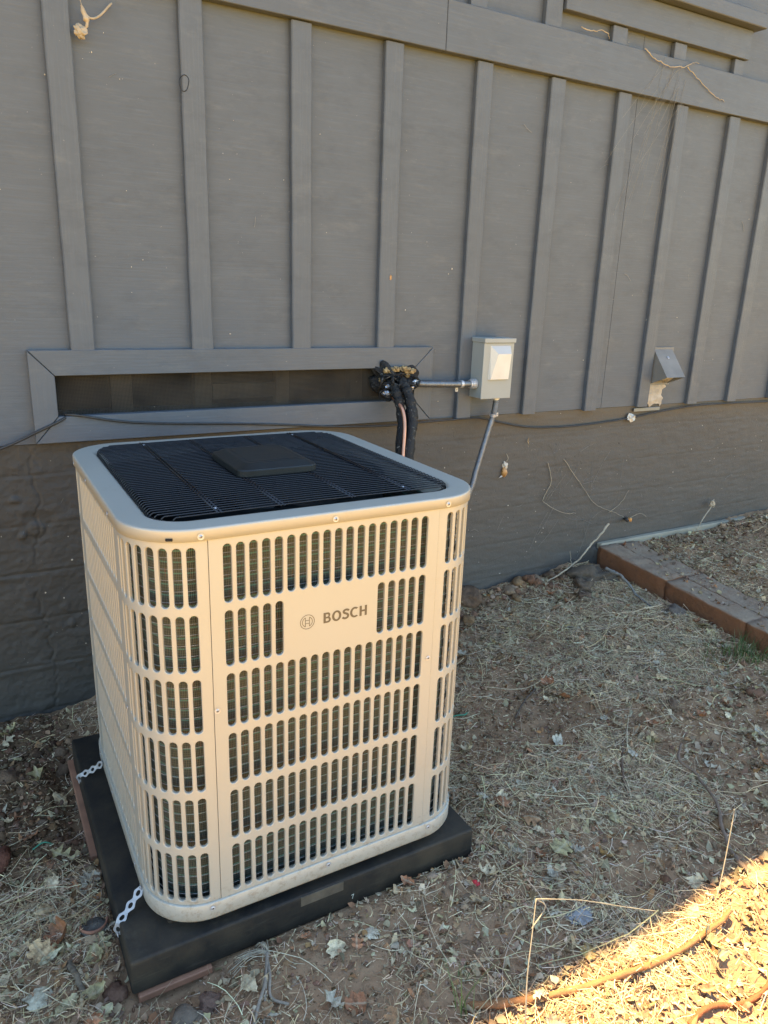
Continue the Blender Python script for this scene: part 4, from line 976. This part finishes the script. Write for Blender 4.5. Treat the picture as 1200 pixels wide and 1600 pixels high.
special = [
 (.350, -.030, 'maple', 2, .62, .9, (.42, .17, .07), 'orange brown leaf leaning on the right front corner of the pad', (.5, .2)),
 (.45, -.012, 'oak', 3, 1.05, 2.3, (.42, .39, .27), 'large pale leaf just right of the front right pad corner', (.2, .1)),
 (.49, -.055, 'oval', 1, .9, .4, (.40, .37, .31), 'pale grey leaf lying flat beside the larger pale leaf by the pad corner', (0, .1)),
 (.053, -.109, 'maple', 0, .8, 2.0, (.55, .52, .45), 'whitish lobed leaf in front of the middle of the pad', (.1, 0)),
 (.132, -.201, 'holly', 2, .85, 1.2, (.26, .16, .1), 'brown leaf on bare dirt in front of the paper label', (.1, 0)),
 (.682, -.17, 'oval', 4, 1.1, 1.0, (.38, .24, .11), 'curled golden brown leaf right of the crumpled plastic', (.5, .2)),
 (1.926, .595, 'oval', 2, .95, 1.9, (.48, .38, .2), 'yellowish round leaf against the side of the brick kerb', (.3, .2)),
 (1.665, .176, 'oval', 1, .8, 2.8, (.40, .31, .15), 'golden leaf beside the green grass tuft', (.1, .3)),
 (-.576, 1.10, 'oval', 1, 1.35, 1.9, (.40, .40, .29), 'large pale oval leaf by the foundation at the far left', (.1, .2)),
 (-.50, 1.0, 'narrow', 3, 1.15, 1.5, (.38, .34, .2), 'curled yellowish leaf on the dark soil behind the pad corner', (.1, .1)),
 (-.590, .057, 'maple', 0, 1.25, 2.5, (.50, .50, .42), 'big pale grey star shaped leaf at the lower left', (.15, .1)),
 (-.640, .085, 'maple', 1, .9, .6, (.47, .41, .28), 'pale tan pointed leaf left of the star shaped leaf', (.1, .1)),
 (-.550, .096, 'oak', 1, .95, 2.9, (.45, .31, .17), 'orange tan oak leaf next to the short stick', (.1, -.1)),
 (-.566, .146, 'narrow', 4, 1.35, -1.1, (.46, .45, .34), 'long pale folded leaf like a pod above the oak leaf', (0, .5)),
 (-.546, .012, 'holly', 2, 1.15, 2.2, (.40, .37, .24), 'pointed olive leaf at the bottom left edge of the litter', (.2, .1)),
 (-.487, -.022, 'holly', 1, 1.1, -1.0, (.44, .42, .27), 'pale pointed leaf near the corner of the reddish board', (.2, -.2)),
 (1.73, .277, 'oak', 3, .8, .8, (.28, .17, .1), 'brown curled leaf in front of the green tuft', (.1, .1)),
 (.94, -.06, 'oak', 0, 1.3, 1.7, (.30, .20, .14), 'broad reddish brown leaf beside the forked twig', (.1, .1)),
 (.84, -.03, 'oval', 1, 1.5, .9, (.32, .31, .24), 'large grey green leaf left of the broad reddish brown leaf', (.1, .0)),
 (.60, -.46, 'oval', 1, 1.0, .5, (.5, .40, .22), 'golden oval leaf in the sunlight below the long root', (.1, .0)),
 (.36, -.44, 'maple', 1, 1.0, 1.5, (.5, .36, .17), 'broad golden leaf in the sunlight beside the thick root', (.1, .1)),
 (.44, -.365, 'oval', 0, 1.2, 2.5, (.45, .31, .13), 'orange leaf on the edge of the sunlight above the thick root', (.1, .1)),
]
for x, y, kd, cu, sc, ro, c, lab, tl in special: put_leaf(x, y, kd, cu, sc, ro, c, lab, None, tl)
def zone(x, y):
    if x > 2.1: return 'on the dirt beyond the brick kerb'
    if y < -.39: return 'in the sunlit straw near the thick root' if x < .75 else 'in the sunlit straw at the right edge'
    if x < -.43: return 'by the far left foundation' if y > .85 else 'on damp soil beside the pad' if y > .4 else 'in litter by the terracotta piece' if y > .1 else 'near the star shaped leaf'
    if y > 1.0: return 'against the foundation close to the unit' if x < 1.25 else 'against the foundation below the snail shell' if x < 1.55 else 'against the foundation near the kerb'
    if x < .42: return 'on dirt in front of the pad label' if x > -.1 else 'on dirt near the frayed cord'
    if x > 1.45: return 'near the green grass tuft' if y < .45 else 'close to the side of the kerb'
    if y > .6: return 'in shaded straw behind the bare dirt patch'
    if y > .2: return 'around the bare dirt patch' if x < 1.1 else 'in shaded straw right of the dirt patch'
    return 'between the pad corner and the plastic scrap' if x < .75 else 'in shaded straw around the knobbly twig'
def dleaf(x, y):
    a = np.where((x < -.43) & (y < .45), 1.1, .5)*(1-.8*bare(x, y)); a = a*np.where((x > .45) & (y < .15), 1.3, 1.); a = a*np.where(x > 2.1, .3, 1)*np.where((x > 1.4) & (y < .5), 1.5, 1.)
    return np.clip(a*(.6+1.*fbm(x, y, 4, 2, 200)), 0, 1)
def infr(x, y):
    p = np.stack([x, y, 0*x+.02], 1)-np.array(cam.matrix_world.translation)[None]; f_, r_, u_ = np.array(fw), np.array(r2), np.array(u2); z = p@f_
    return (z > .1) & (np.abs(p@r_/z*1150) < 600) & (np.abs(p@u_/z*1150) < 800)
lx, ly = scatter(2600, dleaf); okv = infr(lx, ly); lx, ly = lx[okv][:278], ly[okv][:278]
cn = list(LC); kn = list(LK)
for x, y in zip(lx, ly):
    kd = random.choice(['oval', 'oval', 'oak', 'holly', 'holly', 'narrow', 'maple']); cname = random.choice(cn if x > -.43 else cn+['olive', 'tan']); c = LC[cname]; f = random.uniform(.8, 1.2)
    shape = {'oval': 'oval', 'oak': 'lobed', 'maple': 'pointed lobed', 'holly': 'toothed', 'narrow': 'narrow'}[kd]
    sz = random.uniform(.5, 1.1); curl_ = random.randrange(5); sw = 'large' if sz > .9 else 'small' if sz < .68 else ''; cw = ('arched', 'flat', '', 'cupped', 'tightly curled')[curl_]; adj = ' '.join(w_ for w_ in (sw, cw, cname, shape) if w_)
    put_leaf(float(x), float(y), kd, curl_, sz*(1.35 if x < -.43 else 1.1 if y < 0 else 1.0), random.uniform(0, 6.28), tuple(v*f for v in c), f'{adj} leaf {zone(x, y)}', f'{adj} leaves {zone(x, y)}', (random.gauss(0, .25), random.gauss(0, .25)), random.uniform(.001, .009))
# stones and clods along the foundation
def stone(x, y, r, color, label, sc=(1, .9, .75), seed=0, group=None, name='stone', cat='stone', sub=3):
    o = lump((0, 0, 0), r, sc, name, M_STONE, None, seed, .5 if 'clod' in name else .3, sub); o.location = (x, y, float(gz(x, y))+r*.3); o.color = (*color, 1); o.rotation_euler = (0, 0, seed*1.7); return tag(o, label, cat, group)
BR = (.22, .135, .085)
stone(1.20, 1.13, .045, BR, 'large round brown dirt clod against the foundation beside the unit', (1.2, .9, .75), 3, None, 'dirt_clod', 'dirt clod')
stone(1.53, 1.135, .03, (.25, .13, .08), 'reddish brown upright clod at the foot of the foundation', (1, .9, 1.), 5, None, 'dirt_clod', 'dirt clod')
stone(1.72, .99, .045, (.2, .14, .095), 'rounded earthy clod in front of the kerb end', (1.1, .9, .8), 8, None, 'dirt_clod', 'dirt clod')
stone(1.81, 1.04, .085, (.17, .13, .095), 'biggest flat lump of soil beside the brick kerb', (1.3, .8, .5), 9, None, 'dirt_clod', 'dirt clod')
stone(1.66, .93, .03, (.2, .13, .09), 'small clod left of the flat soil lump', (1, .9, .7), 12, None, 'dirt_clod', 'dirt clod')
stone(1.69, 1.10, .012, (.55, .53, .48), 'small round white pebble by the wall near the kerb', (1, 1, .8), 14, None, 'pebble', 'pebble')
stone(1.87, .62, .045, (.19, .15, .12), 'grey brown stone tucked against the side of the kerb', (1, 1, .7), 15)
stone(-.640, .49, .034, (.27, .11, .07), 'broken red brick piece lying left of the pad', (1.1, .7, .6), 21, None, 'brick_chunk', 'brick piece', 2)
stone(-.456, .012, .022, (.24, .13, .085), 'reddish round stone by the front left corner of the pad', (1.1, 1, .7), 23)
stone(-.30, -.10, .022, (.24, .14, .1), 'brown stone half sunk in the dirt in front of the pad', (1.1, 1, .6), 27)
stone(-.35, -.115, .025, (.25, .19, .14), 'tan stone left of the brown stone in front of the pad', (1.2, 1, .6), 28)
sx_, sy_ = scatter(400, lambda x, y: np.clip(sm(y, .92, 1.1)*(x > .45)*(x < 1.95)+.16*leftsoil(x, y)+.012, 0, 1)); okv = infr(sx_, sy_)
for k, (x, y) in enumerate(zip(sx_[okv][:80], sy_[okv][:80])):
    z_ = zone(x, y); big_ = random.random() < .4; r_ = random.uniform(.018, .03) if big_ else random.uniform(.009, .017); nm = 'largest' if r_ > .025 else 'big' if big_ else 'small' if r_ > .0125 else 'tiny'; cw, cl_ = random.choice([('brown', (.22, .14, .09)), ('reddish', (.27, .14, .085)), ('dark', (.19, .12, .075)), ('orange brown', (.32, .19, .1)), ('tan', (.33, .22, .14))]); fz_ = random.uniform(.55, .95); nm += ' flat' if fz_ < .65 else ' round' if fz_ > .82 else ' lumpy'
    stone(float(x), float(y), r_, cl_, f'{nm} {cw} dirt clod {z_}', (random.uniform(.9, 1.3), .9, fz_), k, f'{nm} {cw} dirt clods {z_}', 'dirt_clod', 'dirt clod', 2)
# half buried terracotta piece
Pt = thing('terracotta_piece', (-.478, .172, 0), 'broken terracotta pot piece half buried beside the pad', 'pot fragment')
mb = MB(); n = 14
for k in range(n+1):
    a = math.pi*(1.02+.96*k/n); c_, s_ = math.cos(a), math.sin(a)
    for r, z in ((.022, -.012), (.026, .012), (.029, .0125), (.030, .022), (.027, .0225), (.022, .012), (.018, -.012)): mb.V.append((-.470+r*c_, .186+r*s_, z-.002))
mb.F += [(7*k+j, 7*k+j+1, 7*k+7+j+1, 7*k+7+j) for k in range(n) for j in range(6)]
mb.build('pot_wall', M_TERRA, Pt, True)
lump((-.470, .180, .010), .026, (1, .8, .35), 'soil_plug', M_STONE, Pt, 4, .3, 3).color = (.14, .12, .1, 1)
# sticks, roots, stems
def G(x, y, h=0.): return (x, y, float(gz(x, y))+h)
def stick(pts, r0, r1, label, cat='stick', name='stick', m=None, col=(.2, .155, .11), wob=.0, n=50):
    P = spline(pts, n); P = P+wob*np.stack([fbm(np.linspace(0, 9, n)+k*7, np.zeros(n), 1.2, 3, 31+k) for k in range(3)], 1); r = np.linspace(r0, r1, n)*(1+.34*fbm(np.linspace(0, 26, n), np.ones(n), 1, 4, 5, .7))
    o = tubeobj(name, P, r, m or M_WOODY, None, 9); o.color = (*col, 1); return tag(o, label, cat)
stick([G(-.530, .118, .012), G(-.520, .065, .014), G(-.512, .012, .010)], .0065, .0058, 'short grey broken stick by the orange tan oak leaf', wob=.002)
stick([G(.150, -.335, -.004), G(.20, -.362, .012), G(.30, -.405, .012), G(.40, -.432, .012), G(.494, -.455, .014), G(.60, -.462, .02), G(.735, -.458, .024), G(.78, -.452, .02)], .0085, .0055, 'thick orange brown root half in the sunlight at the bottom right', 'root', 'root', None, (.42, .2, .09), .003)
stick([G(.50, -.575, .0), G(.56, -.572, .012), G(.66, -.60, .012), G(.78, -.60, .02), G(.95, -.62, .0)], .0055, .005, 'thin reddish root in the sunlight at the bottom edge', 'root', 'root', None, (.36, .13, .06), .002)
stick([G(1.19, .02, .03), G(1.12, -.03, .03), G(1.115, -.10, .022), G(1.06, -.20, .02), G(1.0, -.27, .022), G(.95, -.33, .014), G(.925, -.40, .006)], .0034, .0062, 'thin knobbly twig standing out at the right side of the straw', 'twig', 'twig', None, (.26, .18, .13), .004)
stick([G(1.05, .12, .01), G(.98, .055, .012), G(.93, .0, .012), G(.90, -.05, .008)], .0035, .005, 'straight brown twig left of the knobbly twig', 'twig', 'twig', None, (.2, .13, .09), .002)
stick([G(.86, .40, .01), G(.95, .46, .015), G(1.03, .50, .01)], .003, .0035, 'thin dark twig on the bare dirt patch', 'twig', 'twig', None, (.16, .11, .08), .002)
stick([G(1.83, .98, .07), G(1.85, .90, .06), G(1.84, .80, .03), G(1.80, .68, .01)], .008, .004, 'grey weathered branch leaning on the side of the brick kerb', 'branch', 'branch', None, (.27, .25, .22), .004)
stick([G(1.60, 1.10, .01), (1.75, 1.09, .18), (1.86, 1.10, .26), (1.965, 1.12, .33)], .003, .0055, 'dry straw coloured stalk leaning up against the wall above the kerb', 'stalk', 'dry_stalk', M_FIBRE, wob=.006)
stick([G(1.78, 1.12, .0), (1.77, 1.13, .16), (1.76, 1.14, .22)], .0022, .001, 'thin upright dry stem by the wall just left of the kerb', 'stalk', 'dry_stalk', M_FIBRE, wob=.003)
for pts, r, lab in (
  ([G(.215, -.43, 0), (.235, -.40, .08), (.26, -.375, .15), (.285, -.35, .205)], .0016, 'tall pale grass stalk rising at the bottom of the picture'),
  ([(.285, -.35, .205), (.33, -.345, .18), (.42, -.35, .14), (.53, -.37, .09), (.62, -.385, .05)], .0011, 'bent upper part of a pale stalk reaching to the right'),
  ([(.27, -.362, .15), (.31, -.352, .175), (.285, -.35, .205)], .0012, 'short kinked pale stem joined to the tall grass stalk'),
  ([G(.80, -.405, 0), (.83, -.39, .06), (.88, -.36, .17), (.885, -.355, .20)], .0016, 'straight pale stalk standing at the right edge of the sunlight'),
  ([G(1.0, -.44, .03), (1.06, -.43, .05), (1.14, -.41, .06)], .0015, 'bright yellow stem lying at the right edge above the sunlight')):
    stick(pts, r, r*.6, lab, 'grass stalk', 'grass_stalk', M_FIBRE, n=30)
Rp = thing('cord', G(-.18, -.10), 'frayed grey cord lying on the dirt in front of the pad', 'cord')
tubeobj('strand', spline([G(-.165, -.055, .012), G(-.178, -.085, .012), G(-.20, -.13, .01), G(-.225, -.165, .009), G(-.25, -.20, .005)], 40), .0035, M_ROPE, Rp); tubeobj('strand', spline([G(-.17, -.07, .010), G(-.180, -.11, .010), G(-.195, -.155, .01), G(-.17, -.185, .008)], 40), .0028, M_ROPE, Rp); tubeobj('strand', spline([G(-.178, -.09, .010), G(-.205, -.15, .008), G(-.225, -.195, .008)], 30), .0022, M_ROPE, Rp)
# pale shredded tuft where the cord frays
for k in range(16):
    a = random.gauss(2.1, .5); L_ = random.uniform(.04, .09); x0, y0_ = -.165+random.uniform(-.008, .008), -.055+random.uniform(-.008, .008); tubeobj('fibre', spline([G(x0, y0_, .012), G(x0+L_*.5*math.cos(a), y0_+L_*.5*math.sin(a)*.6, .02), G(x0+L_*math.cos(a), min(y0_+L_*math.sin(a)*.6, -.018), .012)], 8), .0009, M_FIBRE, Rp, 4)
tag(lump(G(.341, -.096, .006), .0085, (1, .8, .8), 'red_petal', M_RED, None, 2, .6, 2, False), 'small bright red petal on the litter in front of the right pad corner', 'petal')
o = tag(lump(G(.498, -.278, .004), .020, (1.2, .9, .3), 'plastic_scrap', simple('cloudy_plastic', (.25, .245, .24), .25), None, 6, .7, 3, False), 'crumpled clear plastic scrap lying above the sunlit edge', 'plastic')
tag(tubeobj('green_thread', spline([G(.66, .50, .012), G(.69, .497, .016), G(.72, .488, .012), G(.735, .492, .01)], 20), .0022, M_GREEN), 'short green plastic thread beside the right side of the unit', 'thread')
tag(tubeobj('green_thread', spline([G(-.52, .50, .010), G(-.54, .505, .014), G(-.565, .50, .012)], 20), .0018, M_GREEN), 'short dull green thread in the soil left of the pad', 'thread')
# grass tufts
def tuft(x, y, n, h, sp, label):
    V, F, c = [], [], []
    for k in range(n):
        bx, by = x+random.gauss(0, sp), y+random.gauss(0, sp); a = random.uniform(0, 6.28); L_ = h*random.uniform(.5, 1.1); ln = random.uniform(.2, .9); w_ = random.uniform(.0011, .002); z0 = float(gz(bx, by)); o = len(V)
        for j in range(5):
            t = j/4; px, py, pz = bx+math.cos(a)*ln*L_*t**1.7, by+math.sin(a)*ln*L_*t**1.7, z0+L_*t*(1-.3*ln*t); ww = w_*(1-t*.85)
            V += [(px-math.sin(a)*ww, py+math.cos(a)*ww, pz), (px+math.sin(a)*ww, py-math.cos(a)*ww, pz)]
        F += [(o+2*j, o+2*j+1, o+2*j+3, o+2*j+2) for j in range(4)]; cc = random.choice([(.07, .12, .03), (.10, .16, .045), (.06, .10, .03), (.16, .18, .07)]); c += [cc]*10
    me = mesh('green_grass', V, F, M_GRASS); setcol(me, np.array(c)); return tag(add('green_grass', me), label, kind='stuff')
tuft(1.86, .28, 170, .085, .045, 'thick tuft of green grass growing against the brick kerb at the right'); tuft(1.72, .33, 40, .05, .04, 'thin sparse green grass just left of the thick tuft')
tuft(.128, -.345, 9, .11, .008, 'few tall green blades standing at the bottom centre'); tuft(.168, -.28, 5, .05, .008, 'tiny green sprout on the dirt above the tall blades')
# nest of dried plant hanging at the top left and bits on the wall
N_ = thing('dried_plant', (-.2, 1.15, 2.0), 'dried twisted plant remains hanging beside the batten at the top left', 'dried plant')
tubeobj('stem', spline([(-.215, 1.156, 2.16), (-.208, 1.15, 2.08), (-.196, 1.147, 2.02), (-.188, 1.146, 1.99), (-.200, 1.148, 1.965), (-.212, 1.153, 1.955)], 40), [.0045+.003*math.sin(k*.4)+.0015*math.sin(k*1.3) for k in range(40)], M_FIBRE, N_, 10)
tubeobj('tendril', spline([(-.200, 1.147, 2.03), (-.182, 1.148, 2.005), (-.155, 1.156, 2.015), (-.118, 1.168, 2.055)], 30), .0028, M_FIBRE, N_, 8)
lump((-.206, 1.15, 1.968), .012, (1.1, .6, 1), 'seed_head', M_FIBRE, N_, 3, .6, 4)
Sn = thing('snail_shell', (1.369, 1.17, .64), 'small brown snail shell with a pale husk stuck on the foundation', 'snail shell')
lump((1.366, 1.176, .620), .0165, (.85, .7, 1.25), 'shell', M_SNAIL, Sn, 2, .15, 3); lump((1.371, 1.178, .650), .012, (1, .6, 1.2), 'husk', simple('white_husk', (.5, .46, .38), .8), Sn, 7, .5, 3, False)
tubeobj('stem', spline([(1.372, 1.178, .662), (1.378, 1.172, .68), (1.37, 1.176, .70)], 12), .0015, M_FIBRE, Sn, 5); tubeobj('root_tip', spline([(1.358, 1.178, .605), (1.340, 1.176, .597)], 6), [.0035]*3+[.002, .001, .0005], simple('white_tip', (.6, .58, .52), .8), Sn, 6)
o = put_leaf(1.478, 1.17, 'narrow', 3, .7, 0, (.34, .22, .1), 'small brown leaf stuck to the foundation below the cable', None); o.location = (1.478, 1.174, .745); o.rotation_euler = (R(80), 0, .25)
Bt = thing('wall_bolt', (2.15, 1.18, .313), 'short bolt with an orange end sticking out of the foundation above the kerb', 'bolt')
tubeobj('shank', [(2.145, 1.19, .318), (2.13, 1.155, .316)], .008, M_CABLE, Bt, 10); tubeobj('end_cap', [(2.145, 1.165, .318), (2.150, 1.150, .318)], .009, simple('orange_end', (.6, .25, .06), .5), Bt, 10)
def strand(pts, r, label, n=40, wob=.006, cat='rootlet', name='dry_rootlet', m=None):
    P = spline(pts, n)+wob*np.stack([fbm(np.linspace(0, 9, n)+k*7, np.zeros(n)+pts[0][0], 1.2, 3, 61+k) for k in range(3)], 1)*np.array((1, .1, 1)); return tag(tubeobj(name, P, np.linspace(r, r*.5, n), m or M_FIBRE, None, 5), label, cat)
Yw = 1.178
strand([(1.61, Yw, .64), (1.635, Yw, .55), (1.60, Yw, .48), (1.62, Yw-.01, .45), (1.72, Yw-.02, .40), (1.80, Yw-.01, .39)], .0019, 'thin hanging rootlet curving across the foundation right of the snail shell')
strand([(1.70, Yw, .65), (1.79, Yw, .55), (1.92, Yw, .42), (2.03, Yw, .37), (2.14, Yw, .32)], .0016, 'long thin stem running diagonally down the foundation to the bolt')
strand([(2.13, 1.16, .32), (2.20, 1.15, .345), (2.24, 1.14, .325)], .0016, 'short curled stem beside the orange ended bolt', 20)
strand([(2.02, Yw, .365), (2.09, Yw, .40), (2.14, Yw, .46)], .0013, 'short forked rootlet above the bolt', 20)
Kw = thing('wall_weed', (2.72, 1.14, .3), 'pale dried weed stuck upright on the footing right of the kerb', 'dried weed')
tubeobj('stem', spline([(2.62, 1.13, .21), (2.68, 1.142, .27), (2.73, 1.15, .31), (2.75, 1.152, .355)], 20), .0032, M_FIBRE, Kw, 6); lump((2.745, 1.15, .335), .016, (1, .5, 1), 'seed_head', M_FIBRE, Kw, 12, .8, 3, False)
strand([(1.86, 1.141, 2.268), (1.93, 1.138, 2.235), (2.03, 1.136, 2.225), (2.10, 1.136, 2.245), (2.17, 1.139, 2.262)], .0026, 'bare pale vine twig hooked on the band board under the window', 40, .012, 'twig', 'vine_twig')
strand([(2.10, 1.136, 2.243), (2.17, 1.14, 2.21), (2.30, 1.142, 2.16), (2.36, 1.143, 2.15)], .0024, 'thin forked end of the vine twig trailing down the band board', 30, .01, 'twig', 'vine_twig')
strand([(1.545, 1.16, 2.288), (1.60, 1.155, 2.283), (1.66, 1.158, 2.293), (1.69, 1.164, 2.275)], .0022, 'short pale twig caught in the gap above the band board', 24, .01, 'twig', 'vine_twig')
strand([(1.53, 1.15, 2.455), (1.60, 1.10, 2.43), (1.65, 1.10, 2.425)], .002, 'curled wisp hanging from the window sill', 20, .01)
# cobwebs and flecks of grit: uncountable
V, F = [], []
def webline(a, b, r=.00035, sag=.01):
    P = spline([a, ((a[0]+b[0])/2, (a[1]+b[1])/2, (a[2]+b[2])/2-sag), b], 8); v, f = tube(P, r, 3, False); o = len(V); V.extend(v); F.extend([tuple(i+o for i in q_) for q_ in f])
for k in range(26):
    x = random.uniform(1.93, 2.12); z = random.uniform(2.1, 2.26); webline((x, 1.143, z), (x-random.uniform(.0, .25), 1.15, z-random.uniform(.1, .55)), .00045, -.01)
for k in range(60):
    x = random.uniform(-.4, 3.4); z = random.choice([random.uniform(.3, .86), random.uniform(1.2, 2.2), random.uniform(.3, .86)]); a = random.uniform(0, 3.14); L_ = random.uniform(.01, .07); yw = 1.184 if z < .87 else 1.177
    webline((x, yw, z), (x+L_*math.cos(a), yw, z+L_*math.sin(a)), random.uniform(.0003, .0008), random.uniform(-.01, .01))
for k in range(30):
    x = random.uniform(1.55, 2.1); z = random.uniform(.35, .75); webline((x, 1.181, z), (x+random.uniform(-.12, .2), 1.181, z-random.uniform(.02, .2)), .0005, random.uniform(-.02, .02))
tag(add('cobweb', mesh('cobweb', V, F, M_WEB)), 'dusty cobweb threads on the siding and foundation', kind='stuff')
V, F = [], []
V0, F0 = icos(1)
for k in range(420):
    x = random.uniform(-.6, 3.3); lo = random.random() < .75; z = random.uniform(.15, .86) if lo else random.uniform(.9, 2.3); r = random.choice([.0009, .0012, .0016, .0024])*random.uniform(.7, 1.2)
    if x > 1.9 and z < .25: continue
    o = len(V); s_ = np.array((random.uniform(.6, 1.6), .4, random.uniform(.6, 1.6))); V += [tuple(np.array((x, 1.183 if z < .87 else 1.178, z))+v*r*s_) for v in V0]; F += [tuple(i+o for i in f) for f in F0]
tag(add('dust_flecks', mesh('dust_flecks', V, F, simple('pale_flecks', (.45, .41, .34), .9, 0, .3, 3))), 'pale specks of grit and paint stuck on the wall', kind='stuff')
